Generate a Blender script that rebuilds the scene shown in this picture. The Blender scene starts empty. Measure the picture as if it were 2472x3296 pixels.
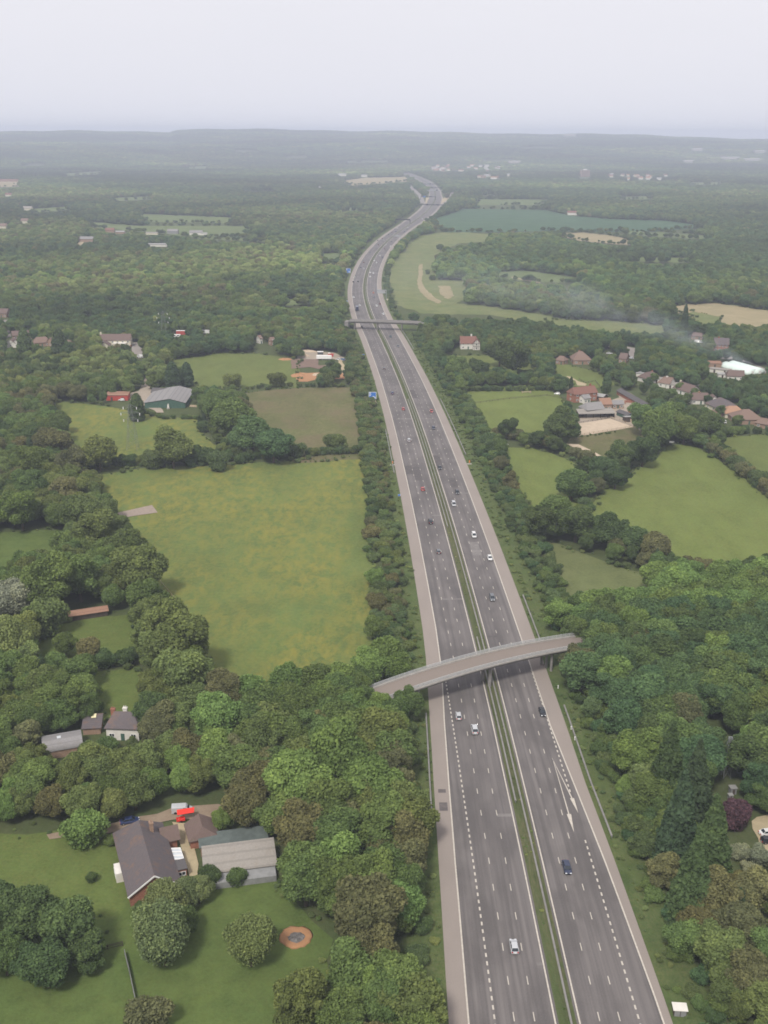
import bpy, bmesh, math, random
import numpy as np
from mathutils import Vector, Matrix
random.seed(7); RNG = np.random.default_rng(11)
SC = bpy.context.scene; COL = SC.collection; PI = math.pi
# ------------------------------------------------------------------ camera model (units: pixels of the 2472x3296 photo)
F, TH, RO, CH = 3434.6, math.radians(19.5), math.radians(.3), 154.0
cT, sT, cR, sR = math.cos(TH), math.sin(TH), math.cos(RO), math.sin(RO)
def g(u, v, z=0.0):
    """ground point (at height z) seen at photo pixel u,v"""
    x, y = u - 1236, 1648 - v
    x, y = x*cR - y*sR, x*sR + y*cR
    d = (x, F*cT + y*sT, -F*sT + y*cT)
    t = (z - CH)/d[2]
    return Vector((d[0]*t, d[1]*t, z))
def o(u, v, z=0.0): return g(u*1.49, v*1.49, z)          # 1659-wide overview pixels
def px(x, y, z):
    dz = z - CH
    zc = y*cT - dz*sT; yc = y*sT + dz*cT
    X = F*x/zc; Y = F*yc/zc
    return 1236 + X*cR + Y*sR, 1648 - (-X*sR + Y*cR), zc
cam = bpy.data.cameras.new('camera'); co = bpy.data.objects.new('camera', cam); COL.objects.link(co)
Ul = Vector((0, sT, cT)); Rl = Vector((1, 0, 0)); Bk = Vector((0, -cT, sT))
r_ = Rl*cR + Ul*sR; u_ = Ul*cR - Rl*sR
M = Matrix.Identity(4)
for i in range(3): M[i][0], M[i][1], M[i][2] = r_[i], u_[i], Bk[i]
M[0][3], M[1][3], M[2][3] = 0, 0, CH
co.matrix_world = M
cam.sensor_fit = 'VERTICAL'; cam.sensor_height = 24; cam.lens = F/3296*24
cam.clip_start = 1; cam.clip_end = 60000
SC.camera = co
# ------------------------------------------------------------------ terrain height
_az = [-1236, -690, -670, -240, 0, 160, 420, 700, 960, 1236]
_hc = [146, 150, 169, 168, 163, 152, 150, 144, 136, 108]
def hill(x, y):
    x = np.asarray(x, float); y = np.asarray(y, float)
    r = np.hypot(x, y); uu = 3642*x/np.maximum(y, 1.0)
    hc = np.interp(uu, _az, _hc) + 5*np.sin(uu*.011) + 3*np.sin(uu*.031 + 1)
    t = np.clip((r - 4900)/(9300 - 4900), 0, 1)
    h = hc*(t*t*(3 - 2*t))*(.80 + .2*t)
    roll = np.clip((r - 4800)/1200, 0, 1)*np.clip((9000 - r)/2000, 0, 1)
    h = h + roll*(9*np.sin(x/430. + y/910.) + 11*np.sin(y/520. - x/1500. + 1.3) + 10)
    return np.where(y > 0, h, 0.0)*np.clip((12500 - r)/2500, 0, 1)
# ------------------------------------------------------------------ materials
MATS = {}
def nmat(name):
    m = bpy.data.materials.new(name); m.use_nodes = True; nt = m.node_tree; nt.nodes.clear()
    MATS[name] = m
    return m, nt, nt.nodes.new, nt.links.new
def lin(c): return tuple(c) + (1.0,)
def pos_noise(nt, scale, detail=3.0, rough=.55, dist=0.0, vec=None):
    N, Lk = nt.nodes.new, nt.links.new
    if vec is None:
        gm = N('ShaderNodeNewGeometry'); vec = gm.outputs['Position']
    mp = N('ShaderNodeMapping'); Lk(vec, mp.inputs['Vector'])
    if isinstance(scale, (int, float)): scale = (scale,)*3
    mp.inputs['Scale'].default_value = scale
    n = N('ShaderNodeTexNoise'); n.inputs['Scale'].default_value = 1.0
    n.inputs['Detail'].default_value = detail; n.inputs['Roughness'].default_value = rough
    n.inputs['Distortion'].default_value = dist
    Lk(mp.outputs['Vector'], n.inputs['Vector'])
    return n.outputs['Fac']
def ramp(nt, fac, stops):
    r = nt.nodes.new('ShaderNodeValToRGB'); e = r.color_ramp.elements
    while len(e) < len(stops): e.new(.5)
    for k, (p, c) in enumerate(stops): e[k].position = p; e[k].color = lin(c) if len(c) == 3 else c
    nt.links.new(fac, r.inputs['Fac']); return r.outputs['Color']
def mixc(nt, fac, a, b, mode='MIX'):
    n = nt.nodes.new('ShaderNodeMix'); n.data_type = 'RGBA'; n.blend_type = mode
    for s, v in ((n.inputs['Factor'], fac), (n.inputs['A'], a), (n.inputs['B'], b)):
        if isinstance(v, (int, float)): s.default_value = v
        elif isinstance(v, tuple): s.default_value = lin(v) if len(v) == 3 else v
        else: nt.links.new(v, s)
    return n.outputs['Result']
def finish(nt, color, rough=.9, spec=.2, metallic=0.0, bump=None, coat=0.0):
    N, Lk = nt.nodes.new, nt.links.new
    b = N('ShaderNodeBsdfPrincipled'); out = N('ShaderNodeOutputMaterial')
    if isinstance(color, tuple): b.inputs['Base Color'].default_value = lin(color)
    else: Lk(color, b.inputs['Base Color'])
    b.inputs['Roughness'].default_value = rough; b.inputs['Specular IOR Level'].default_value = spec
    b.inputs['Metallic'].default_value = metallic; b.inputs['Coat Weight'].default_value = coat
    if bump:
        bn = N('ShaderNodeBump'); bn.inputs['Strength'].default_value = bump[1]; bn.inputs['Distance'].default_value = bump[2]
        Lk(bump[0], bn.inputs['Height']); Lk(bn.outputs['Normal'], b.inputs['Normal'])
    Lk(b.outputs['BSDF'], out.inputs['Surface']); return b
def grass_mat(name, base, alt, fleck=None, fleck_amt=.5, big=.02, mid=.12, fine=.9, stretch=1.0, dirt=None):
    m, nt, N, Lk = nmat(name)
    n1 = pos_noise(nt, (big, big*stretch, big), 4, .6, .6); n2 = pos_noise(nt, (mid, mid*stretch, mid), 4, .62, .3)
    n3 = pos_noise(nt, (fine, fine, fine), 3, .7)
    c = mixc(nt, ramp(nt, n1, [(.36, (0, 0, 0)), (.64, (1, 1, 1))]), base, alt)
    dk = tuple(x*.62 for x in base)
    c = mixc(nt, ramp(nt, n2, [(.36, (.7, .7, .7)), (.62, (0, 0, 0))]), c, dk)
    if fleck:
        n4 = pos_noise(nt, (mid*5.2, mid*5.2*stretch, mid), 6, .74, .3); n6 = pos_noise(nt, (mid*.55, mid*.55*stretch, mid), 4, .6, .4)
        fm = nt.nodes.new('ShaderNodeMath'); fm.operation = 'MULTIPLY'
        Lk(ramp(nt, n4, [(.40, (0, 0, 0)), (.60, (fleck_amt,)*3)]), fm.inputs[0]); Lk(ramp(nt, n6, [(.34, (.15, .15, .15)), (.58, (1, 1, 1))]), fm.inputs[1])
        c = mixc(nt, fm.outputs[0], c, fleck)
    if dirt:
        n5 = pos_noise(nt, big*2.3, 5, .7, .5)
        c = mixc(nt, ramp(nt, n5, [(.49, (0, 0, 0)), (.66, (.62, .62, .62))]), c, dirt)
    c = mixc(nt, ramp(nt, n3, [(.3, (0, 0, 0)), (.75, (.5, .5, .5))]), c, tuple(min(1, x*1.45) for x in base))
    finish(nt, c, .95, .05, bump=(n3, .6, .25)); return m
def dirt_mat(name, a, b, scale=.35, rough=.95):
    m, nt, N, Lk = nmat(name)
    n1 = pos_noise(nt, scale, 5, .65, .4); n2 = pos_noise(nt, scale*5, 3, .7)
    c = mixc(nt, ramp(nt, n1, [(.33, (0, 0, 0)), (.68, (1, 1, 1))]), a, b)
    c = mixc(nt, ramp(nt, n2, [(.42, (0, 0, 0)), (.8, (.35, .35, .35))]), c, tuple(x*.55 for x in a))
    finish(nt, c, rough, .1, bump=(n2, .4, .1)); return m
def flat_mat(name, c, rough=.7, spec=.3, metallic=0.0, var=.18, scale=.8, coat=0.0):
    m, nt, N, Lk = nmat(name)
    n1 = pos_noise(nt, scale, 4, .65)
    col = mixc(nt, ramp(nt, n1, [(.35, (0, 0, 0)), (.7, (1, 1, 1))]), tuple(x*(1 - var) for x in c), tuple(min(1, x*(1 + var)) for x in c))
    finish(nt, col, rough, spec, metallic, coat=coat); return m
def roof_mat(name, c, moss=(.10, .10, .05), amt=.5, course=3.3):
    """tiled or slated roof: courses across the slope, mixed tile tones, moss and lichen patches (object space: x along the ridge)"""
    m, nt, N, Lk = nmat(name)
    tc = N('ShaderNodeTexCoord'); ov = tc.outputs['Object']
    n1 = pos_noise(nt, (.5, .5, .5), 5, .7, .3, ov); n2 = pos_noise(nt, (2.2, 2.2, 2.2), 3, .7, 0, ov)
    wv = N('ShaderNodeTexWave'); wv.bands_direction = 'Z'; wv.inputs['Scale'].default_value = course/2; wv.inputs['Distortion'].default_value = .6
    Lk(ov, wv.inputs['Vector'])
    cc = mixc(nt, n2, tuple(x*.72 for x in c), tuple(min(1, x*1.25) for x in c))
    cc = mixc(nt, ramp(nt, wv.outputs['Fac'], [(.0, (.35, .35, .35)), (.3, (0, 0, 0))]), cc, tuple(x*.5 for x in c))
    cc = mixc(nt, ramp(nt, n1, [(.52, (0, 0, 0)), (.75, (amt,)*3)]), cc, moss)
    finish(nt, cc, .85, .15); return m
def attr(nt, name, typ='GEOMETRY'):
    a = nt.nodes.new('ShaderNodeAttribute'); a.attribute_name = name; a.attribute_type = typ; return a
def foliage_mat():
    """leaf colour = the tree's own tint (object colour, or the point's tint in woodland) times each leaf cluster's tone"""
    m, nt, N, Lk = nmat('foliage')
    oi = N('ShaderNodeObjectInfo'); ia = attr(nt, 'tint', 'INSTANCER')
    tint = mixc(nt, ia.outputs['Alpha'], oi.outputs['Color'], ia.outputs['Color'])
    tn = attr(nt, 'tone')
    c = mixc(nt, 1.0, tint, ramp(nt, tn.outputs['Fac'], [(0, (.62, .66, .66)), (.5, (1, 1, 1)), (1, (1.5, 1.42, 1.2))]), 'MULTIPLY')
    d = N('ShaderNodeBsdfDiffuse'); t = N('ShaderNodeBsdfTranslucent'); mx = N('ShaderNodeMixShader'); out = N('ShaderNodeOutputMaterial')
    Lk(c, d.inputs['Color']); Lk(c, t.inputs['Color']); mx.inputs['Fac'].default_value = .32
    Lk(d.outputs[0], mx.inputs[1]); Lk(t.outputs[0], mx.inputs[2]); Lk(mx.outputs[0], out.inputs['Surface'])
    return m
foliage_mat()
def paint_mat():
    m, nt, N, Lk = nmat('car_paint')
    oi = N('ShaderNodeObjectInfo')
    n1 = pos_noise(nt, 3.0, 3, .6); c = mixc(nt, ramp(nt, n1, [(.5, (0, 0, 0)), (.9, (.25, .25, .25))]), oi.outputs['Color'], (.12, .10, .08))
    finish(nt, c, .32, .5, .15, coat=.4)
paint_mat()
def road_mat(name, a, b, streak=True, patch=.5):
    """uv: x = metres across the carriageway, y = metres along it"""
    m, nt, N, Lk = nmat(name)
    uv = N('ShaderNodeUVMap'); uv.uv_map = 'uv'; v = uv.outputs['UV']
    n1 = pos_noise(nt, (.9, .012, 1), 4, .6, .2, v)      # wheel tracks and wear running along the road
    n2 = pos_noise(nt, (.12, .045, 1), 3, .6, .2, v)
    n3 = pos_noise(nt, (5, 3, 1), 3, .75, 0, v)
    c = mixc(nt, ramp(nt, n1, [(.36, (0, 0, 0)), (.64, (1, 1, 1))]), a, b) if streak else mixc(nt, n2, a, b)
    c = mixc(nt, ramp(nt, n2, [(.42, (0, 0, 0)), (.62, (patch,)*3)]), c, tuple(x*.78 for x in a))
    c = mixc(nt, ramp(nt, n3, [(.35, (0, 0, 0)), (.8, (.4, .4, .4))]), c, tuple(min(1, x*1.35) for x in b))
    finish(nt, c, .85, .2); return m
grass_mat('meadow_grass', (.120, .152, .046), (.096, .142, .042), (.225, .192, .042), .85, .013, .05, .7, .5)
grass_mat('pasture_grass', (.120, .146, .044), (.100, .132, .040), (.165, .160, .050), .35, .02, .09, .9, .5)
grass_mat('bright_pasture', (.132, .166, .046), (.116, .150, .043), (.18, .172, .052), .35, .02, .10, .9, .5)
grass_mat('mown_grass', (.120, .140, .055), (.135, .145, .060), None, .3, .03, .1, 1.0)
grass_mat('lawn_grass', (.086, .126, .036), (.102, .136, .038), (.11, .12, .035), .4, .05, .2, 1.4)
grass_mat('garden_grass', (.104, .140, .038), (.085, .126, .034), (.15, .14, .045), .45, .04, .2, 1.4)
grass_mat('rough_grass', (.105, .120, .045), (.125, .105, .056), (.19, .16, .08), .6, .016, .08, .9, .5, (.165, .105, .080))
grass_mat('verge_grass', (.064, .098, .032), (.090, .112, .038), (.16, .15, .07), .55, .06, .35, 1.6, .6)
grass_mat('median_grass', (.066, .092, .034), (.095, .098, .046), (.16, .13, .08), .6, .05, .4, 2.0, .15)
grass_mat('bank_grass', (.112, .150, .052), (.140, .160, .060), (.24, .20, .10), .7, .02, .08, .7)
grass_mat('crop', (.055, .105, .056), (.066, .118, .058), None, .3, .004, .03, .4)
grass_mat('far_grass', (.115, .150, .058), (.130, .155, .060), None, .3, .006, .03, .4)
grass_mat('woodland_floor', (.066, .090, .034), (.074, .084, .036), (.10, .09, .045), .5, .03, .2, 1.2)
dirt_mat('sand', (.46, .37, .27), (.54, .44, .33)); dirt_mat('gravel', (.36, .30, .19), (.44, .36, .23), .8)
dirt_mat('yard_dust', (.38, .32, .25), (.31, .26, .205)); dirt_mat('dry_field', (.33, .27, .16), (.25, .22, .12), .05)
dirt_mat('bare_soil', (.17, .12, .10), (.22, .15, .11), .3); dirt_mat('orange_soil', (.42, .225, .11), (.34, .185, .10), .8); dirt_mat('earth_lane', (.24, .18, .125), (.30, .235, .17), .5)
dirt_mat('concrete_slab', (.27, .22, .18), (.33, .27, .22), .6); dirt_mat('tarmac_lane', (.25, .225, .20), (.31, .275, .25), .3)
dirt_mat('ash', (.22, .21, .20), (.10, .09, .085), 1.6); dirt_mat('paving', (.30, .24, .19), (.36, .29, .23), 1.0)
road_mat('carriageway_surface', (.100, .091, .088), (.172, .156, .148), True, .7)
road_mat('shoulder_surface', (.240, .207, .182), (.285, .245, .216), False, .35)
road_mat('slip_surface', (.22, .195, .18), (.25, .225, .205), False, .3)
road_mat('deck_surface', (.195, .162, .138), (.225, .190, .163), False, .3)
flat_mat('line_paint', (.52, .475, .41), .7, .2, 0, .16, 2.5)
flat_mat('concrete', (.25, .235, .22), .9, .1, 0, .15, .4); flat_mat('pale_concrete', (.36, .34, .31), .85, .15, 0, .12, .6)
flat_mat('galvanised_steel', (.33, .34, .34), .45, .5, .6, .1, 2); flat_mat('dark_steel', (.07, .075, .08), .6, .3, .3)
flat_mat('grey_sheet', (.24, .24, .235), .75, .2, .0, .15, .6); flat_mat('green_grey_sheet', (.105, .125, .115), .8, .2, 0, .18, .5)
flat_mat('beige_sheet', (.38, .31, .245), .8, .15, 0, .14, .7); flat_mat('rusty_sheet', (.40, .20, .12), .85, .15, 0, .25, .6)
flat_mat('white_render', (.66, .63, .57), .85, .2, 0, .06); flat_mat('cream_render', (.62, .57, .44), .85, .2, 0, .08)
flat_mat('red_brick', (.30, .135, .09), .9, .1, 0, .2, 3); flat_mat('brown_brick', (.31, .21, .15), .9, .1, 0, .2, 3)
flat_mat('dark_timber', (.075, .058, .047), .85, .15); flat_mat('pale_timber', (.42, .33, .23), .85, .15, 0, .2, 2)
flat_mat('white_paint', (.78, .77, .74), .55, .35, 0, .05); flat_mat('red_paint', (.42, .06, .045), .6, .3, 0, .12)
flat_mat('bright_red_cloth', (.72, .045, .03), .8, .2, 0, .08); flat_mat('sign_blue', (.035, .16, .50), .5, .4, 0, .05)
flat_mat('signal_orange', (.65, .22, .06), .6, .3); flat_mat('green_paint', (.06, .12, .09), .7, .2)
flat_mat('polythene', (.66, .76, .70), .45, .4, 0, .05); flat_mat('tyre_rubber', (.02, .02, .02), .8, .2); flat_mat('wheel_metal', (.35, .35, .36), .4, .5, .6)
flat_mat('glass', (.025, .032, .038), .08, .6, 0, .1); flat_mat('skylight_glass', (.55, .58, .6), .15, .6, 0, .05); flat_mat('yellowed_glass', (.75, .68, .42), .3, .5, 0, .06)
flat_mat('red_lamp', (.45, .02, .02), .3, .5); flat_mat('clear_lamp', (.75, .77, .78), .15, .6); flat_mat('bark', (.10, .078, .058), .95, .05, 0, .2, 4)
flat_mat('grey_sign_back', (.36, .37, .375), .6, .4, .2, .06)
roof_mat('slate_roof', (.125, .108, .110), (.215, .125, .080), .85); roof_mat('plain_tile_roof', (.155, .110, .095), (.13, .12, .07), .4)
roof_mat('brown_tile_roof', (.205, .140, .110), (.16, .13, .09), .4); roof_mat('red_tile_roof', (.21, .105, .080), (.16, .12, .08), .4)
roof_mat('orange_tile_roof', (.36, .215, .14), (.25, .18, .12), .3); roof_mat('grey_sheet_roof', (.25, .24, .235), (.20, .18, .15), .4, 1.0)
roof_mat('dark_sheet_roof', (.105, .098, .098), (.15, .13, .11), .4, 1.0); roof_mat('pale_sheet_roof', (.285, .262, .232), (.25, .20, .15), .4, 1.0)
roof_mat('light_grey_roof', (.32, .315, .30), (.26, .24, .21), .4, 1.0); roof_mat('rusty_roof', (.30, .175, .12), (.20, .15, .10), .5, 1.0)
# ------------------------------------------------------------------ builders
class MB:
    def __init__(s): s.v = []; s.f = []; s.m = []
    def quad(s, *p, m=0):
        n = len(s.v); s.v += [tuple(q) for q in p]; s.f.append(tuple(range(n, n + len(p)))); s.m.append(m)
    def hexa(s, P, m=0):
        n = len(s.v); s.v += [tuple(q) for q in P]
        for f in ((3, 2, 1, 0), (4, 5, 6, 7), (0, 1, 5, 4), (1, 2, 6, 5), (2, 3, 7, 6), (3, 0, 4, 7)):
            s.f.append(tuple(n + i for i in f)); s.m.append(m)
    def box(s, x0, x1, y0, y1, z0, z1, m=0):
        s.hexa([(x0, y0, z0), (x1, y0, z0), (x1, y1, z0), (x0, y1, z0), (x0, y0, z1), (x1, y0, z1), (x1, y1, z1), (x0, y1, z1)], m)
    def bar(s, a, b, w, h=None, m=0):
        a, b = Vector(a), Vector(b); d = (b - a); L = d.length
        if L < 1e-6: return
        d /= L; h = h or w
        up = Vector((0, 0, 1)) if abs(d.z) < .95 else Vector((0, 1, 0))
        r = d.cross(up).normalized()*(w/2); q = r.cross(d).normalized()*(h/2)
        s.hexa([a - r - q, a + r - q, a + r + q, a - r + q, b - r - q, b + r - q, b + r + q, b - r + q], m)
    def cyl(s, a, b, r0, r1=None, n=8, m=0, cap=True):
        a, b = Vector(a), Vector(b); r1 = r0 if r1 is None else r1
        d = (b - a).normalized(); up = Vector((0, 0, 1)) if abs(d.z) < .95 else Vector((0, 1, 0))
        x = d.cross(up).normalized(); y = x.cross(d); k = len(s.v)
        for c, r in ((a, r0), (b, r1)):
            for i in range(n):
                t = 2*PI*i/n; s.v.append(tuple(c + x*(r*math.cos(t)) + y*(r*math.sin(t))))
        for i in range(n):
            j = (i + 1) % n; s.f.append((k + i, k + j, k + n + j, k + n + i)); s.m.append(m)
        if cap:
            s.f.append(tuple(k + i for i in reversed(range(n)))); s.m.append(m); s.f.append(tuple(k + n + i for i in range(n))); s.m.append(m)
    def loft(s, rings, m=0, cap=True):
        k = len(s.v); n = len(rings[0])
        for r in rings: s.v += [tuple(q) for q in r]
        for a in range(len(rings) - 1):
            for i in range(n):
                j = (i + 1) % n; s.f.append((k + a*n + i, k + a*n + j, k + (a + 1)*n + j, k + (a + 1)*n + i)); s.m.append(m)
        if cap:
            s.f.append(tuple(k + i for i in reversed(range(n)))); s.m.append(m)
            e = k + (len(rings) - 1)*n; s.f.append(tuple(e + i for i in range(n))); s.m.append(m)
    def build(s, name, mats, parent=None, smooth=False):
        me = bpy.data.meshes.new(name); me.from_pydata(s.v, [], s.f)
        if isinstance(mats, str): mats = [mats]
        for q in mats: me.materials.append(MATS[q])
        if len(mats) > 1: me.polygons.foreach_set('material_index', s.m)
        bm = bmesh.new(); bm.from_mesh(me); bmesh.ops.recalc_face_normals(bm, faces=bm.faces); bm.to_mesh(me); bm.free()
        if smooth: me.polygons.foreach_set('use_smooth', [True]*len(me.polygons))
        ob = bpy.data.objects.new(name, me); COL.objects.link(ob)
        if parent is not None: ob.parent = parent
        return ob
def tag(ob, label=None, cat=None, group=None, kind=None):
    if label: ob['label'] = label
    if cat: ob['category'] = cat
    if group: ob['group'] = group
    if kind: ob['kind'] = kind
    return ob
def empty(name, loc, rz=0.0, label=None, cat=None, group=None):
    e = bpy.data.objects.new(name, None); COL.objects.link(e); e.location = loc; e.rotation_euler = (0, 0, rz)
    return tag(e, label, cat, group)
KIDS = {}
def kids(ob):
    if not KIDS or ob.name not in KIDS: 
        return list(ob.children)
    return KIDS[ob.name]
def copy_tree(src, tree, parent=None):
    """tree: nested (object, [subtrees]) recorded once per prototype"""
    c = src.copy(); COL.objects.link(c)
    if parent is not None: c.parent = parent
    for (ch, sub) in tree: copy_tree(ch, sub, c)
    return c
def tree_of(ob): return [(c, tree_of(c)) for c in ob.children]
# ------------------------------------------------------------------ the motorway centre line
CY = [40, 100, 160, 200, 260, 300, 350, 400, 450, 500, 550, 600, 650, 700, 750, 800, 850, 890, 948, 1014, 1090, 1172, 1271, 1367, 1478, 1588, 1687, 1816, 2011, 2170, 2348, 2519, 2687, 2900, 3205, 3497, 3844, 4264, 4586, 4750]
CX = [34.9, 34.7, 34.2, 33.8, 32.7, 31.6, 29.9, 28.0, 25.8, 23.3, 20.7, 17.8, 14.5, 11.0, 7.0, 2.8, -1.5, -5.5, -11.4, -16.2, -20.4, -22.4, -21.8, -19, -13.5, -5, 3.8, 19, 45.5, 67, 88, 104, 117.5, 130.5, 141.5, 144.5, 139, 115, 88, 73]
_fy = np.arange(0, 4800, 2.0); _fx = np.interp(_fy, CY, CX)
for _k, _w in ((_fy < 1000, 15), (_fy >= 1000, 45)):
    ker = np.hanning(2*_w + 3); ker /= ker.sum(); sm = np.convolve(np.pad(_fx, _w + 1, mode='reflect', reflect_type='odd'), ker, 'valid')
    _fx = np.where(_k, sm, _fx)
_ds = np.hypot(np.diff(_fx), np.diff(_fy)); _S = np.concatenate([[0], np.cumsum(_ds)])
_tx = np.gradient(_fx, _fy); _nn = np.hypot(1, _tx)
def cpos(y):   # centre point, tangent, right-hand normal at northing y
    x = np.interp(y, _fy, _fx); t = np.interp(y, _fy, _tx); n = math.hypot(1, t)
    return x, (t/n, 1/n), (1/n, -t/n)
def rpt(y, off, z=0.0):
    x, t, n = cpos(y); return Vector((x + n[0]*off, y + n[1]*off, z))
def sarc(y): return float(np.interp(y, _fy, _S))
def yarc(s): return float(np.interp(s, _S, _fy))
LL = lambda y: -np.interp(y, [60, 160, 200, 230, 260, 290, 320, 1900, 2250, 2700, 3000], [19.6, 18.1, 17.4, 16.6, 15.6, 14.1, 13.6, 13.6, 17.2, 17.2, 14])
LP = lambda y: -np.interp(y, [60, 160, 200, 230, 260, 300, 320, 1900, 2250, 2700, 3000], [23, 21.8, 21.1, 20.4, 19.6, 18.3, 18.0, 18.0, 21, 22, 17.5])
RL = lambda y: np.interp(y, [60, 160, 200, 230, 258, 285, 320, 1900, 2250, 2700, 3000], [19, 17.6, 16.3, 14.9, 13.6, 13.5, 13.5, 13.5, 17.2, 17.2, 14])
RP = lambda y: np.interp(y, [60, 160, 200, 230, 260, 320, 1900, 2250, 2700, 3000], [20.3, 19.3, 18.6, 17.9, 18.0, 18.0, 18.0, 21, 22, 17.5])
def ribbon(mb, y0, y1, a, b, z, m=0, step=None, uvs=None):
    ys = []; y = y0
    while y < y1: ys.append(y); y += step or (3 if y < 700 else 6 if y < 1500 else 12)
    ys.append(y1); k = len(mb.v)
    for y in ys:
        fa = float(a(y)) if callable(a) else a; fb = float(b(y)) if callable(b) else b
        mb.v.append(tuple(rpt(y, fa, z))); mb.v.append(tuple(rpt(y, fb, z)))
        if uvs is not None: uvs += [(fa, sarc(y)), (fb, sarc(y))]
    for i in range(len(ys) - 1): mb.f.append((k + 2*i, k + 2*i + 1, k + 2*i + 3, k + 2*i + 2)); mb.m.append(m)
def put_uv(ob, uvs):
    me = ob.data; l = me.uv_layers.new(name='uv'); idx = np.empty(len(me.loops), int); me.loops.foreach_get('vertex_index', idx)
    l.data.foreach_set('uv', np.array(uvs, float)[idx].ravel())
# ================================================================== GROUND, FIELDS, ROADS
def flat_poly(name, pts, z, mat, jitter=1.0, kind='structure', sub=6.0, label=None):
    """a field or yard: outline given as ground points, edges subdivided and made slightly irregular, laid on the terrain"""
    P = [Vector((p.x, p.y)) for p in pts]; out = []; rnd = random.Random(int(abs(P[0].x*7 + P[0].y)))
    for a, b in zip(P, P[1:] + P[:1]):
        n = max(1, min(40, int((b - a).length/sub))); nv = Vector((-(b - a).y, (b - a).x)).normalized()
        for i in range(n):
            j = 0 if i == 0 else (rnd.random() - .5)*2*jitter
            out.append(a.lerp(b, i/n) + nv*j)
    bm = bmesh.new()
    vs = [bm.verts.new((q.x, q.y, float(hill(q.x, q.y)) + z)) for q in out]
    f = bm.faces.new(vs); bm.normal_update()
    if f.normal.z < 0: f.normal_flip()
    bmesh.ops.triangulate(bm, faces=[f])
    me = bpy.data.meshes.new(name); bm.to_mesh(me); bm.free(); me.materials.append(MATS[mat])
    ob = bpy.data.objects.new(name, me); COL.objects.link(ob)
    tag(ob, label, None, None, kind); return ob
CLEAR = []      # picture-space outlines (photo pixels) that no tree may stand in or cover
def clear(pts, k=1.49): CLEAR.append(np.array([(a*k, b*k) for a, b in pts], float))
# one ground sheet to the horizon
def make_ground():
    rs = np.concatenate([[0], np.linspace(60, 4800, 30), np.linspace(4950, 13600, 120)])
    az = np.concatenate([np.linspace(-180, -50, 27)[:-1], np.linspace(-50, 50, 201), np.linspace(50, 180, 27)[1:-1]])
    az = np.radians(az); n = len(az); V = [(0, 0, 0)]; Fc = []
    for r in rs[1:]:
        x = r*np.sin(az); y = r*np.cos(az); h = hill(x, y); V += list(zip(x, y, h))
    for i in range(n): Fc.append((0, 1 + i, 1 + (i + 1) % n))
    for k in range(len(rs) - 2):
        a = 1 + k*n; b = a + n
        for i in range(n):
            j = (i + 1) % n; Fc.append((a + i, b + i, b + j, a + j))
    me = bpy.data.meshes.new('ground'); me.from_pydata([tuple(map(float, v)) for v in V], [], Fc); me.materials.append(MATS['woodland_floor'])
    bm = bmesh.new(); bm.from_mesh(me); bmesh.ops.recalc_face_normals(bm, faces=bm.faces)
    bm.faces.ensure_lookup_table()
    if bm.faces[0].normal.z < 0: bmesh.ops.reverse_faces(bm, faces=bm.faces)
    bm.to_mesh(me); bm.free()
    ob = bpy.data.objects.new('ground', me); COL.objects.link(ob); tag(ob, kind='structure')
make_ground()
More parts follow.
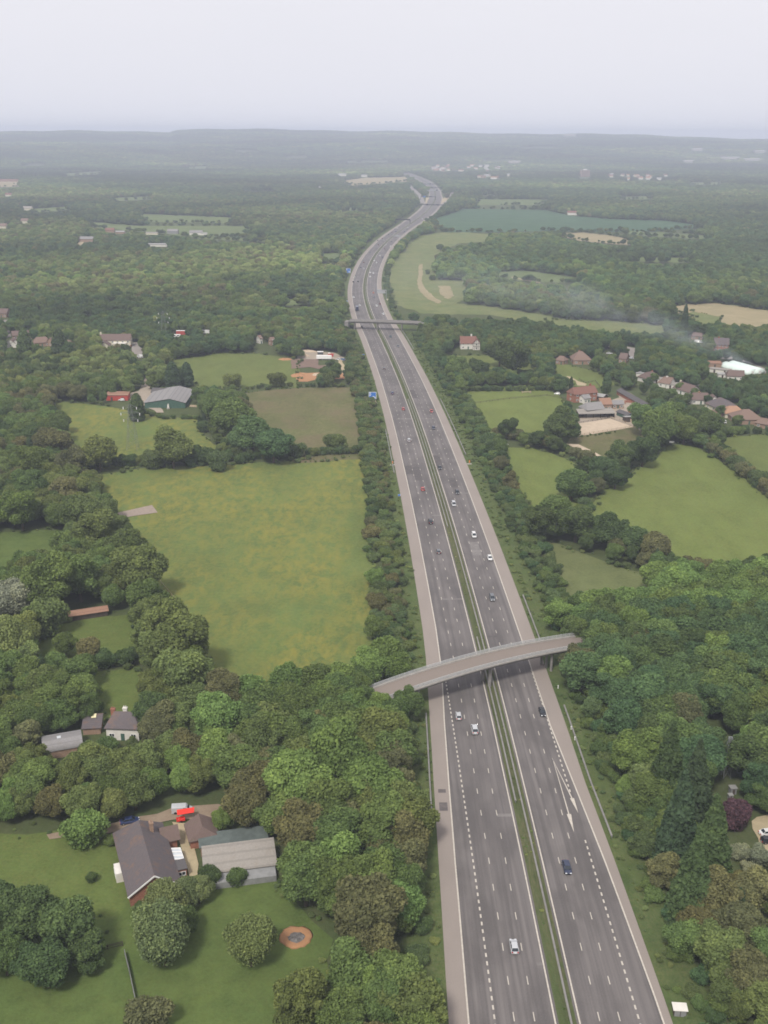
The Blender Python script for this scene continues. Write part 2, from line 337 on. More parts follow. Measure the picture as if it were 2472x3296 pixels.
FIELDS = [  # name, material, height above ground, outline in overview pixels
 ('meadow', 'meadow_grass', .06, [(196,1030),(330,1010),(480,1005),(640,995),(775,986),(797,1010),(802,1100),(806,1250),(808,1380),(800,1440),(700,1470),(600,1500),(490,1500),(420,1420),(315,1250),(255,1140),(225,1085)]),
 ('meadow', 'meadow_grass', .06, [(112,866),(200,874),(300,892),(420,905),(440,940),(485,974),(400,992),(280,1012),(165,1012),(130,950)]),
 ('meadow', 'pasture_grass', .06, [(372,778),(470,764),(560,764),(645,778),(645,838),(560,834),(480,840),(430,838),(395,810),(355,800)]),
 ('rough_field', 'rough_grass', .06, [(515,850),(640,838),(775,836),(785,920),(788,992),(640,1000),(585,945),(540,900)]),
 ('lawn', 'lawn_grass', .06, [(-60,1158),(0,1150),(150,1142),(140,1190),(60,1215),(0,1240),(-60,1250)]),
 ('lawn', 'garden_grass', .06, [(50,1372),(150,1338),(300,1325),(310,1390),(300,1425),(90,1425)]),
 ('lawn', 'garden_grass', .06, [(195,1452),(300,1440),(330,1500),(310,1555),(225,1558),(195,1500)]),
 ('lawn', 'garden_grass', .06, [(-120,1812),(120,1795),(252,1808),(285,1930),(300,2000),(200,2010),(-120,2000)]),
 ('lawn', 'lawn_grass', .08, [(-150,2000),(250,1985),(300,1925),(440,1915),(600,1895),(640,1950),(720,2030),(720,2300),(600,2500),(-200,2500)]),
 ('pasture', 'pasture_grass', .06, [(945,768),(1060,768),(1145,780),(1160,812),(1080,806),(980,795)]),
 ('pasture', 'pasture_grass', .06, [(1188,780),(1280,800),(1340,832),(1260,842),(1190,804)]),
 ('pasture', 'bright_pasture', .06, [(995,848),(1060,836),(1130,836),(1200,848),(1225,880),(1215,930),(1110,950),(1050,945),(1005,890)]),
 ('pasture', 'bright_pasture', .06, [(1080,966),(1150,968),(1230,993),(1268,1040),(1268,1100),(1190,1115),(1140,1110),(1105,1030)]),
 ('paddock', 'rough_grass', .06, [(1232,946),(1380,922),(1405,940),(1345,990),(1270,1000),(1212,966)]),
 ('pasture', 'bright_pasture', .06, [(1440,966),(1490,953),(1560,1000),(1659,1072),(1800,1160),(1700,1200),(1610,1222),(1540,1240),(1465,1225),(1435,1180),(1380,1152),(1268,1122),(1295,1060),(1370,1018)]),
 ('mown_field', 'mown_grass', .06, [(1165,1165),(1240,1188),(1330,1223),(1430,1250),(1410,1285),(1310,1300),(1215,1310),(1188,1240)]),
 ('pasture', 'pasture_grass', .06, [(1545,948),(1659,938),(1800,960),(1800,1100),(1659,1062),(1605,1006)]),
 ('grass_bank', 'bank_grass', .06, [(905,509),(980,499),(1062,507),(1056,521),(985,527),(950,548),(938,580),(948,606),(1012,606),(1010,646),(985,656),(1060,662),(1225,690),(1200,704),(1050,680),(915,678),(858,660),(838,600),(852,560)]),
 ('field', 'far_grass', .06, [(1038,590),(1130,584),(1265,602),(1232,613),(1120,607)]),
 ('crop_field', 'crop', .06, [(925,478),(1000,451),(1180,454),(1240,467),(1330,474),(1440,477),(1535,490),(1400,502),(1260,501),(1180,499),(1060,502),(960,502)]),
 ('field', 'far_grass', .06, [(1022,431),(1195,431),(1165,443),(1030,443)]),
 ('field', 'dry_field', .10, [(1185,505),(1260,502),(1320,509),(1370,519),(1364,531),(1250,520)]),
 ('field', 'far_grass', .06, [(1325,555),(1500,557),(1485,569),(1345,564)]),
 ('field', 'bank_grass', .06, [(1175,690),(1330,694),(1445,704),(1435,727),(1330,722),(1195,708)]),
 ('sandy_field', 'dry_field', .06, [(1440,662),(1540,654),(1659,671),(1780,690),(1780,722),(1659,707),(1600,712),(1500,692)]),
 ('field', 'bank_grass', .12, [(1490,671),(1560,685),(1545,706),(1500,700)]),
 ('field', 'far_grass', .06, [(180,478),(300,488),(545,488),(540,514),(440,514),(200,491)]),
 ('field', 'far_grass', .06, [(300,462),(505,470),(505,483),(310,479)]),
 ('field', 'far_grass', .06, [(400,508),(550,515),(545,522),(425,517)]),
 ('field', 'far_grass', .06, [(585,650),(667,644),(685,656),(600,664)]),
 ('field', 'far_grass', .06, [(688,547),(742,547),(738,571),(692,566)]),
 ('field', 'dry_field', .06, [(733,391),(790,384),(884,382),(884,392),(760,401)]),
 ('field', 'dry_field', .06, [(-80,392),(45,389),(45,403),(-80,407)]),
 ('field', 'far_grass', .06, [(1330,425),(1400,424),(1420,430),(1340,431)]),
 ('field', 'far_grass', .06, [(560,534),(640,533),(640,538),(570,539)]),
 ('field', 'far_grass', .06, [(1340,498),(1440,502),(1560,512),(1500,517),(1360,508)]),
 ('field', 'far_grass', .06, [(1010,418),(1095,417),(1095,421),(1015,422)]),
 ('field', 'far_grass', .06, [(700,451),(760,449),(828,451),(825,455),(705,455)]),
 ('field', 'far_grass', .06, [(790,423),(832,422),(834,426),(795,427)]),
 ('field', 'far_grass', .06, [(545,514),(575,513),(580,523),(550,525)]),
 ('field', 'far_grass', .3, [(395,361),(450,359),(452,364),(400,365)]),
 ('field', 'far_grass', .3, [(1480,395),(1560,393),(1565,398),(1490,400)]),
 ('field', 'far_grass', .5, [(1120,318),(1210,317),(1215,321),(1125,322)]),
 ('field', 'dry_field', .4, [(1040,345),(1110,344),(1112,348),(1044,349)]),
 ('field', 'far_grass', .06, [(60,452),(150,446),(160,453),(70,460)]),
 ('field', 'far_grass', .06, [(240,428),(330,424),(335,430),(250,435)]),
 ('field', 'far_grass', .5, [(498,325),(562,324),(562,329),(500,329)]),
 ('field', 'far_grass', .5, [(745,348),(840,346),(842,350),(750,351)]),
 ('field', 'far_grass', .5, [(130,376),(222,370),(224,375),(140,381)]),
 ('field', 'dry_field', .5, [(615,337),(665,336),(664,341),(618,342)]),
 ('field', 'far_grass', .3, [(520,409),(612,408),(615,412),(525,413)]),
 ('field', 'far_grass', .3, [(40,355),(100,353),(102,357),(45,358)]),
 ('field', 'far_grass', .3, [(960,367),(1010,366),(1010,369),(965,370)]),
]
for i_, (nm, mt, z, pts) in enumerate(FIELDS):
    z += .004*i_
    s = 1 if pts[0][1] > 500 else .3
    flat_poly(nm, [o(u, v) for u, v in pts], z, mt, 1.5 if pts[0][1] > 700 else 3.0); clear(pts)
# bare and worn patches inside the fields
def t4(X0, Y0, k): return lambda pts: [(X0 + a*k, Y0 + b*k) for a, b in pts]
wy = t4(900, 1110, .13864); fr = t4(1800, 1180, .1929); ml = t4(260, 1040, .2652); fh = t4(350, 2560, .3195); lv = t4(0, 980, .1929)
hm = t4(2040, 1160, .2604); rh = t4(1760, 1060, .217)
def npoly(name, pts, z, mat, jit=.5, keep=True, **k):
    ob = flat_poly(name, [g(u, v) for u, v in pts], z + .10 + .004*(len(CLEAR) % 5), mat, jit, **k)
    if keep: CLEAR.append(np.array(pts, float))
    return ob
npoly('bare_soil', wy([(270,340),(560,330),(900,340),(900,480),(1300,480),(1380,560),(1100,620),(700,520),(260,560)]), .10, 'bare_soil')
npoly('bare_soil', wy([(330,720),(420,640),(640,660),(900,650),(1180,630),(1400,650),(1580,740),(1560,800),(1200,800),(900,800),(650,860),(430,860)]), .10, 'orange_soil', 1)
npoly('dirt_track', wy([(1340,340),(1430,330),(1510,480),(1530,700),(1440,700),(1420,520)]), .12, 'gravel')
npoly('yard', wy([(380,170),(800,150),(1250,180),(1500,300),(1480,380),(1250,340),(860,340),(420,340)]), .11, 'yard_dust', .8)
npoly('yard', ml([(590,850),(700,830),(790,640),(830,640),(840,790),(870,830),(880,930),(1010,1090),(920,1090),(800,1010),(600,985)]), .12, 'yard_dust', .6)
npoly('farm_track', ml([(790,640),(830,640),(900,480),(1010,330),(970,330),(860,480)]), .10, 'yard_dust', .3, keep=False)
npoly('car_park', ml([(630,240),(730,230),(760,330),(770,420),(690,430),(620,340)]), .10, 'tarmac_lane')
npoly('concrete_pad', [(377,1652),(392,1668),(508,1651),(489,1627)], .12, 'concrete_slab', 0)
npoly('sand_arena', fr([(300,960),(850,868),(1250,1015),(260,1180)]), .14, 'sand', .2)
npoly('yard', fr([(240,830),(420,790),(880,700),(880,560),(1000,520),(980,400),(1060,380),(1520,640),(1470,800),(1430,910),(1350,1070),(1255,1008),(850,860),(330,955)]), .10, 'yard_dust', .5)
npoly('bare_soil', t4(1642, 1000, .5003)([(360,858),(440,862),(530,905),(585,935),(530,950),(440,905)]), .12, 'sand', .8)
npoly('farm_track', fr([(130,160),(200,180),(320,250),(460,290),(440,325),(300,320),(270,240),(120,190)]), .12, 'gravel', .3)
npoly('country_road', rh([(840,215),(1000,240),(1140,250),(1370,295),(1330,415),(1240,415),(1180,330),(1060,282),(850,262)]), .12, 'tarmac_lane', .3)
npoly('gravel_drive', [(2419,2645),(2436,2632),(2475,2624),(2560,2640),(2560,2720),(2452,2760),(2440,2700),(2422,2670)], .12, 'gravel', .4)
npoly('gravel_strip', fh([(640,275),(780,290),(830,420),(870,560),(905,700),(890,850),(820,845),(770,660),(690,400)]), .12, 'gravel', .25)
npoly('lane', [(150,2688),(250,2668),(350,2656),(420,2634),(505,2622),(560,2600),(700,2590),(790,2600),(790,2622),(700,2638),(560,2640),(440,2664),(350,2684),(250,2690),(160,2704)], .10, 'earth_lane', .5)
npoly('paved_terrace', fh([(940,760),(1160,770),(1480,720),(1660,760),(1660,830),(1400,880),(1180,925),(1050,950)]), .11, 'paving', .25)
npoly('country_road', lv([(60,260),(150,260),(160,400),(190,540),(110,560),(60,440)]), .10, 'tarmac_lane', .3)
npoly('country_road', [(200,800),(240,795),(262,770),(290,752),(300,758),(270,780),(250,806)], .10, 'gravel', .5)
npoly('sand_track', t4(821, 400, .5003)([(1055,905),(1075,900),(1080,960),(1070,1010),(1095,1060),(1150,1110),(1200,1140),(1180,1155),(1120,1130),(1060,1080),(1042,1030),(1050,960)]), .14, 'dry_field', 1)
npoly('bare_soil', t4(821, 400, .5003)([(1180,1040),(1250,1040),(1280,1100),(1240,1130),(1190,1090)]), .10, 'dry_field', 1.5)
npoly('dirt_track', t4(1642, 400, .5003)([(0,985),(100,1010),(200,1025),(190,1015),(100,1000),(20,980)]), .12, 'dry_field', .4)
npoly('bare_soil', [(1172,1297),(1190,1286),(1209,1288),(1211,1297),(1196,1299)], .12, 'sand', .3)
npoly('country_road', hm([(600,215),(700,240),(860,290),(850,330),(700,285),(590,240)]), .10, 'tarmac_lane', .3)
npoly('country_road', t4(1642, 1000, .5003)([(1130,286),(1300,292),(1460,300),(1660,380),(1700,420),(1660,420),(1560,345),(1460,318),(1280,302),(1130,296)]), .10, 'tarmac_lane', .3)
# ---- the motorway
def road_strip(name, y0, y1, a, b, z, mat):
    mb = MB(); uv = []; ribbon(mb, y0, y1, a, b, z, uvs=uv); ob = mb.build(name, mat); put_uv(ob, uv); tag(ob, kind='structure'); return ob
road_strip('verge', 60, 2000, lambda y: LP(y) - 7.5, lambda y: RP(y) + 8.5, .08, 'verge_grass')
road_strip('hard_shoulder', 60, 4700, LP, lambda y: LL(y) + .05, .14, 'shoulder_surface')
road_strip('hard_shoulder', 60, 4700, lambda y: RL(y) - .05, RP, .14, 'shoulder_surface')
road_strip('carriageway', 60, 4700, LL, -1.5, .16, 'carriageway_surface')
road_strip('carriageway', 60, 4700, 1.5, RL, .16, 'carriageway_surface')
road_strip('central_reservation', 60, 4700, -1.65, 1.65, .19, 'median_grass')
mk = MB(); ZM = .21
for f_, w in ((LL, .32), (RL, .32)): ribbon(mk, 60, 2500, lambda y: f_(y) - w/2, lambda y: f_(y) + w/2, ZM)
for off in (-2.25, 2.25): ribbon(mk, 60, 2500, off - .15, off + .15, ZM)
def dashes(off, y0, y1, ln, per, w, skip=()):
    s = sarc(y0); e = sarc(y1)
    while s < e:
        ya, yb = yarc(s), yarc(s + ln)
        if not any(a < ya < b for a, b in skip):
            p = [rpt(ya, off - w/2, ZM), rpt(ya, off + w/2, ZM), rpt(yb, off + w/2, ZM), rpt(yb, off - w/2, ZM)]; mk.quad(*p)
        s += per
y_d = g(1642 + 40*.5003, 2496 + 1585*.5003).y
for off in (-6.0, -9.75, 6.0, 9.75): dashes(off, 60 + (y_d - 60) % 9, 1400, 2.2, 9.0, .19)
dashes(-13.35, 60, 284, 1.1, 2.25, .34); dashes(13.3, 60, 290, 1.1, 2.25, .34, skip=[(208, 226)])
def arrow(tail, base, tip, wt, wh):
    a, b, c = [g(u, v, ZM) for u, v in (tail, base, tip)]; d = (c - b).normalized(); n = Vector((-d.y, d.x, 0)); dt = (b - a).normalized(); nt_ = Vector((-dt.y, dt.x, 0))
    mk.quad(a - nt_*wt*.3, a + nt_*wt*.3, b + nt_*wt, b - nt_*wt); mk.quad(b - n*wh, b + n*wh, c)
arrow((1779, 2442), (1831, 2620), (1848, 2680), .15, .54); arrow((1777, 2440), (1841, 2569), (1861.5, 2617), .15, .52)
tag(mk.build('road_markings', 'line_paint'), kind='structure')
# repairs and old joints in the surface
def patch_at(y, a, b, ln, mat, z=.185):
    mb = MB(); uv = []; ribbon(mb, y, y + ln, a, b, z, step=1, uvs=uv); ob = mb.build('surface_repair', mat); put_uv(ob, uv); tag(ob, kind='structure')
flat_mat('lane_patch', (.105, .095, .092), .9, .15, 0, .2, .6); flat_mat('dark_patch', (.13, .115, .11), .9, .15, 0, .2, .6); flat_mat('pale_joint', (.20, .185, .175), .9, .15, 0, .15, .5)
patch_at(219, lambda y: LP(y) + 1.0, lambda y: LP(y) + 3.0, 3.4, 'dark_patch'); patch_at(226.5, lambda y: LP(y) + 1.0, lambda y: LP(y) + 2.9, 1.5, 'dark_patch')
patch_at(216.5, -6, -2.5, 1.2, 'pale_joint'); patch_at(343, -9.5, -2.4, .8, 'pale_joint'); patch_at(594, -11, -2.4, 2.0, 'pale_joint'); patch_at(594, 2.4, 9, 1.4, 'pale_joint')
patch_at(430, -6, -2.4, 1.2, 'pale_joint'); patch_at(168, -3.6, -2.5, .8, 'pale_joint')
rp_ = random.Random(17)
for i_ in range(12):
    y_ = rp_.uniform(150, 760); sd = rp_.choice((-1, 1)); ln_ = rp_.choice((2.3, 6.1, 9.8)); patch_at(y_, sd*ln_ if sd > 0 else -ln_ - 3.4, (sd*ln_ + 3.4) if sd > 0 else -ln_, rp_.choice((.7, 1.2, 14, 22)), rp_.choice(('lane_patch', 'lane_patch', 'pale_joint')) , .178)
# slip roads of the far junction
def px_ribbon(name, pts, w, z, mat):
    P = [g(u, v) for u, v in pts]; mb = MB(); uv = []; s = 0
    for i, p in enumerate(P):
        d = (P[min(i + 1, len(P) - 1)] - P[max(0, i - 1)]).normalized(); n = Vector((d.y, -d.x, 0))
        if i: s += (p - P[i - 1]).length
        for k in (-.5, .5): q = p + n*(k*w); mb.v.append((q.x, q.y, z)); uv.append((k*w, s))
        if i: j = 2*i; mb.f.append((j - 2, j - 1, j + 1, j)); mb.m.append(0)
    ob = mb.build(name, mat); put_uv(ob, uv); tag(ob, kind='structure')
zf = t4(1240, 540, .15672)
px_ribbon('slip_road', zf([(770,730),(752,660),(720,575),(640,500),(560,425),(500,372)]), 11, .12, 'slip_surface')
px_ribbon('slip_road', zf([(1165,790),(1255,690),(1320,590),(1400,490),(1500,408)]), 11, .12, 'slip_surface')
npoly('paved_island', zf([(845,745),(905,610),(840,620),(825,700)]), .24, 'gravel', 0, keep=False)
npoly('paved_island', zf([(1140,745),(1170,640),(1300,575),(1320,600),(1250,680)]), .13, 'gravel', 0, keep=False)
for pts in (zf([(810,760),(800,640),(775,560),(580,395),(480,330),(440,390),(600,545),(670,650),(700,760)]), zf([(1160,800),(1270,700),(1340,590),(1510,420),(1490,395),(1310,570),(1150,760)])): CLEAR.append(np.array(pts))
# ---- crash barriers
flat_mat('weathered_steel', (.23, .22, .205), .8, .2, 0, .15, .5)
def barrier(label, off, y0, y1, step=3.2, cat='crash barrier', posts=True):
    mid = rpt((y0 + y1)/2, off(y0) if callable(off) else off); e = empty('crash_barrier', mid, 0, label, cat, 'steel crash barriers along the motorway')
    F_ = off if callable(off) else (lambda y: off)
    ys = list(np.arange(y0, y1, 3.2 if y1 < 1000 else 6)) + [y1]
    mb = MB(); rings = []
    for y in ys:
        prof = [(.10, .52), (.16, .58), (.11, .68), (.16, .78), (.10, .86), (-.10, .86), (-.16, .78), (-.11, .68), (-.16, .58), (-.10, .52)]
        rings.append([rpt(y, F_(y) + a*1.3, h + .15) - mid for a, h in prof])
    mb.loft(rings); mb.build('rail', 'weathered_steel', e)
    pb = MB()
    for y in ys[::1 if y1 < 1000 else 3]:
        p = rpt(y, F_(y), .15) - mid; pb.box(p.x - .06, p.x + .06, p.y - .06, p.y + .06, p.z, p.z + .7)
    pb.build('post', 'galvanised_steel', e)['kind'] = 'stuff'
barrier('long steel barrier down the middle of the central reservation', .55, 60, 2400)
barrier('short second barrier rail in the reservation beside the curved bridge pier', -.9, 222, 312)
barrier('steel barrier in the reservation where the lanes near the blue direction sign', -.9, 415, 640)
barrier('barrier on the nearside verge below the left end of the curved bridge', lambda y: float(LP(y)) - 1.0, 212, 264)
barrier('barrier on the right hand verge just below the curved bridge', lambda y: float(RP(y)) + 1.2, 208, 268)
barrier('barrier on the right hand verge just beyond the curved bridge', lambda y: float(RP(y)) + 1.2, 300, 345)
barrier('barrier on the right hand verge opposite the pair of red cars', lambda y: float(RP(y)) + 1.2, 520, 640)
barrier('barrier on the right verge under the far flat bridge', lambda y: float(RP(y)) + 1.2, 800, 880)
barrier('barrier on the left verge opposite the rough brown field', lambda y: float(LP(y)) - 1.0, 490, 570)
# ================================================================== BRIDGES AND GANTRIES
flat_mat('pale_steel', (.46, .47, .46), .5, .4, .2, .08, 2); flat_mat('gantry_steel', (.035, .038, .042), .7, .2)
def bridge(label, A, B, w, z_end, z_mid, mats, rail=True, piers=(), depth=1.2, upstand=.45, name='road_bridge'):
    A = Vector(A); B = Vector(B); mid = (A + B)/2; d = (B - A); L = d.length; d /= L; n = Vector((-d.y, d.x, 0))
    e = empty(name, mid, 0, label, 'bridge'); N = 28
    zt = lambda t: z_end[0]*(1 - t) + z_end[1]*t + (z_mid - (z_end[0] + z_end[1])/2)*(1 - (2*t - 1)**2)
    def P(t, s, z): q = A + d*(L*t) + n*(s*w/2) - mid; return Vector((q.x, q.y, z))
    ts = [i/N for i in range(N + 1)]
    mb = MB(); mb.loft([[P(t, -1, zt(t)), P(t, 1, zt(t)), P(t, .9, zt(t) - .35), P(t, .72, zt(t) - depth), P(t, -.72, zt(t) - depth), P(t, -.9, zt(t) - .35)] for t in ts]); mb.build('deck', mats[0], e)
    mb = MB(); uv = []
    for t in ts:
        for s in (-.84, .84): mb.v.append(tuple(P(t, s, zt(t) + .02))); uv.append((s*w/2, t*L))
    for i in range(N): mb.f.append((2*i, 2*i + 1, 2*i + 3, 2*i + 2)); mb.m.append(0)
    ob = mb.build('deck_surfacing', mats[1], e); put_uv(ob, uv)
    for s in (-1, 1):
        mb = MB(); a, b = (s*.84, s*1.0)
        mb.loft([[P(t, a, zt(t) + .01), P(t, b, zt(t) + .01), P(t, b, zt(t) + upstand), P(t, a, zt(t) + upstand)] for t in ts]); mb.build('parapet', mats[2], e)
        if rail:
            rb = MB(); pb = MB(); M_ = 44
            for i in range(M_):
                t0, t1 = i/M_, (i + 1)/M_
                for hh in (.55, .85, 1.15): rb.bar(P(t0, s*.93, zt(t0) + upstand + hh - .25), P(t1, s*.93, zt(t1) + upstand + hh - .25), .13, .11)
            rl = rb.build('railing', 'pale_steel', e); pb.box(-.07, .07, -.07, .07, -.01, .98); po = None
            for i in range(0, M_ + 1):
                t = i/M_; p = P(t, s*.93, zt(t) + upstand)
                if po is None: po = pb.build('railing_post', 'pale_steel', rl)
                else: po = po.copy(); COL.objects.link(po)
                po.location = p
    for t, kind in piers:
        mb = MB(); z = zt(t) - depth
        if kind == 'pier':
            for s in (-.45, .45): c = P(t, s, 0); mb.cyl((c.x, c.y, -.2), (c.x, c.y, z - .4), .55, .55, 10)
            a, b = P(t, -.7, z - .3), P(t, .7, z - .3); mb.bar(a, b, .9, .7)
        else:
            for s in (-.6, 0, .6): c = P(t, s, 0); mb.cyl((c.x, c.y, -.2), (c.x, c.y, z + .02), .4, .4, 8)
        mb.build('pier', mats[0], e)
    for t in (0, 1):     # abutment and wing walls
        mb = MB(); a = P(t, 0, 0); q = d*(3.2 if t else -3.2); c = [P(t, -1, 0), P(t, 1, 0), P(t, 1, 0) + q, P(t, -1, 0) + q]
        h = zt(t) - .05; mb.hexa([(p.x, p.y, -1) for p in c] + [(p.x, p.y, h) for p in c]); mb.build('abutment', mats[2], e)
    return e
A1 = Vector((-2.4, 264.4, 0)); B1 = Vector((63, 299.6, 0))
bridge('grey curved concrete bridge with steel railings crossing the near carriageways', A1, B1, 8.4, (5.6, 5.6), 7.8, ('concrete', 'deck_surface', 'pale_concrete'), True, [(.17, 'col'), (.505, 'pier'), (.80, 'col')], 1.15)
bridge('flat pale concrete bridge without railings crossing farther along the motorway', (-30, 893.4, 0), (29.5, 884.2, 0), 7.6, (6.8, 6.8), 7.1, ('concrete', 'concrete', 'concrete'), False, [(.40, 'pier'), (.74, 'col'), (.08, 'col')], 1.3, 1.0)
# bridge approach embankments: grassed earth ramps under the trees
def ramp_mound(P0, d, w0, w1, h, L):
    n = Vector((-d.y, d.x, 0)); P1 = P0 + d*L; mb = MB()
    c = lambda P, w, z: (P + n*w + Vector((0, 0, z)))
    mb.hexa([c(P0, -w1, -.5), c(P0, w1, -.5), c(P1, w1*.6, -.5), c(P1, -w1*.6, -.5), c(P0, -w0, h), c(P0, w0, h), c(P1, w0, .2), c(P1, -w0, .2)])
    ob = mb.build('embankment', 'verge_grass'); tag(ob, kind='structure')
    mb = MB(); uv = [(-3, 0), (3, 0), (3, L), (-3, L)]; mb.quad(c(P0, -3, h + .05), c(P0, 3, h + .05), c(P1, 3, .28), c(P1, -3, .28)); ob = mb.build('approach_road', 'deck_surface'); put_uv(ob, uv); tag(ob, kind='structure')
d1 = (B1 - A1).normalized()
ramp_mound(A1 - d1*1.5, -d1, 4.4, 15, 5.5, 70); ramp_mound(B1 + d1*1.5, d1, 4.4, 15, 5.5, 70)
def gantry(label, pa, pb, h, signs=(), board='gantry_steel', posts=(1, 1), truss=1.5):
    a, b = g(*pa, h), g(*pb, h); mid = (a + b)/2; mid.z = 0; e = empty('sign_gantry', mid, 0, label, 'gantry', 'sign gantries over the motorway')
    a, b = a - mid, b - mid; d = (b - a).normalized(); mb = MB()
    for dz in (0, truss): mb.bar(a + Vector((0, 0, dz)), b + Vector((0, 0, dz)), .75, .75)
    N = max(4, int((b - a).length/3))
    for i in range(N): p, q = a.lerp(b, i/N), a.lerp(b, (i + 1)/N); mb.bar(p, q + Vector((0, 0, truss)), .4)
    mb.build('beam', board, e)
    for k, p in ((0, a), (1, b)):
        if posts[k]: mb = MB(); mb.bar((p.x, p.y, -.2), (p.x, p.y, h + truss), .9, .9); mb.build('post', board, e)
    for t, w, hh, mt in signs:
        c = a.lerp(b, t); mb = MB(); mb.box(c.x - w/2, c.x + w/2, c.y - .55, c.y - .30, h - .6, h - .6 + hh); mb.build('sign_board', mt, e)
gantry('row of dark square signal boards on a gantry over the far left lanes', (1274, 707), (1320, 708), 7, [(t, 3.2, 2.4, 'gantry_steel') for t in (.08, .25, .42, .58, .75, .92)], 'gantry_steel', (1, 1))
gantry('wide dark gantry across both carriageways just before the far slip roads', (1351, 659), (1428, 661), 7.5, [(.3, 5, 3, 'gantry_steel'), (.75, 5, 3, 'gantry_steel')])
gantry('dark gantry over the far left carriageway beside the pale paved wedge', (1354, 634), (1402, 634.5), 7.5, [(.25, 6, 3, 'sign_blue'), (.65, 6, 3, 'gantry_steel')])
gantry('thin gantry beyond the far junction, nearest of the three thin ones', (1375, 613), (1428, 613.5), 7.5, [(.6, 6, 3, 'gantry_steel')], 'grey_sign_back')
gantry('middle one of the three thin gantries beyond the far junction', (1371, 605), (1428, 605), 8, [(.3, 7, 3, 'gantry_steel')])
gantry('farthest thin gantry across the motorway beyond the junction', (1358, 593), (1410, 593.3), 8, [(.5, 8, 3, 'gantry_steel')])
gantry('slender grey outline gantry over the right carriageway before the far bend', (1268, 760), (1289, 763), 7, [], 'grey_sign_back', (0, 1))
def cantilever():
    b = g(1243, 965, 0); e = empty('sign_gantry', b, 0, 'grey cantilever sign seen from behind over the right hard shoulder', 'gantry', 'sign gantries over the motorway')
    mb = MB(); mb.bar((0, 0, -.2), (0, 0, 9.6), .5, .5); mb.build('post', 'grey_sign_back', e)
    mb = MB(); mb.bar((.2, 0, 9.5), (-9.5, .6, 9.5), .4, .45); mb.bar((.2, 0, 6.6), (-9.5, .6, 6.6), .3, .3); mb.build('arm', 'grey_sign_back', e)
    mb = MB(); mb.box(-9.3, -1.0, .35, .6, 6.2, 9.3); mb.build('sign_board', 'grey_sign_back', e)
    mb = MB(); mb.box(.5, 2.2, -4.5, -3, 0, 1.5); mb.build('cabinet', 'cream_render', e)
cantilever()
# ---- blue signs
def blue_sign(label, uv0, w, h, clr, arrow_=True, lines=3, zrot=0.0, group='blue road signs on the left verge'):
    b = g(*uv0); e = empty('road_sign', b, zrot, label, 'road sign', group)
    for s in (-.3, .3): mb = MB(); mb.bar((s*w, .1, -.2), (s*w, .1, clr + h*.9), .16); mb.build('post', 'galvanised_steel', e)
    mb = MB(); mb.box(-w/2, w/2, -.06, .06, clr, clr + h); pn = mb.build('panel', 'sign_blue', e)
    bw = .045*w; mb = MB(); y = -.075
    for x0, x1, z0, z1 in ((-w/2, w/2, clr, clr + bw), (-w/2, w/2, clr + h - bw, clr + h), (-w/2, -w/2 + bw, clr + bw, clr + h - bw), (w/2 - bw, w/2, clr + bw, clr + h - bw)): mb.box(x0, x1, y, -.061, z0, z1)
    mb.build('border', 'white_paint', pn)
    if lines:
        mb = MB(); rnd = random.Random(3)
        for i in range(lines):
            z = clr + h*(.82 - .17*i); x = -w*.42; mb = MB()
            for k in range(4 if i != 1 else 5):
                ww = w*.045; mb.box(x, x + ww*1.2, y - .002*k, -.061, z, z + h*(.085 if k % 2 else .07)); x += ww*1.15
            mb.build('text_line', 'white_paint', pn)

    if arrow_:
        mb = MB(); f = lambda a, c: (a*w, y, clr + c*h); F2 = lambda *p: mb.quad(*[f(*q) for q in p])
        F2((.10, .38), (.17, .44), (.34, .20), (.27, .14)); F2((.20, .20), (.42, .30), (.40, .07)); F2((.0, .36), (.12, .40), (.17, .33), (.04, .29))
        mb.build('arrow_mark', 'white_paint', pn)
blue_sign('large blue direction sign with white arrow on the left verge above a sandy patch', (1199, 1290), 4.6, 4.3, 1.2)
blue_sign('blue direction sign with white arrow on the left verge at the far bend', (1121, 884), 5.0, 5.2, 2.0, True, 2)
blue_sign('small pale blue sign on the left verge before the far bend', (1112, 980), 4.4, 2.4, 1.4, False, 1)
blue_sign('tiny blue marker sign on the left verge beside the big meadow', (1284.8, 1602), 1.1, .9, .8, False, 0)
blue_sign('small blue grey sign on the left verge just past the flat bridge', (1169.7, 1149), 1.6, 1.3, .8, False, 0)
def phone(label, uv0):
    b = g(*uv0); e = empty('emergency_phone', b, 0, label, 'roadside phone', 'orange roadside phone posts')
    mb = MB(); mb.box(-.25, .25, -.2, .2, .7, 1.9); mb.build('phone_housing', 'signal_orange', e)
    mb = MB(); mb.bar((0, 0, -.1), (0, 0, .72), .16); mb.build('post', 'galvanised_steel', e)
    mb = MB(); mb.box(-1.2, 1.2, -.7, .7, .02, .22); mb.build('plinth', 'pale_concrete', e)
phone('orange phone post on a pale slab on the left verge beside the meadow hedge', (1263.5, 1497)); phone('orange phone post on a pale slab on the right verge', (1511, 1494))
def marker_post(label, uv0):
    b = g(*uv0); mb = MB(); mb.box(-.12, .12, -.08, .08, 0, 1.1); mb.box(-.16, .16, -.10, .10, .85, 1.12); ob = mb.build('marker_post', 'white_paint'); ob.location = b; tag(ob, label, 'marker post', 'white verge marker posts')
for lb, p in (('white marker post on the right verge near the dark saloon at the taper', (1850, 2383)), ('white marker post on the right verge below the curved bridge, nearer the bridge', (1796, 2217)), ('white marker post on the right verge level with the white taper tip', (1838, 2349))): marker_post(lb, p)
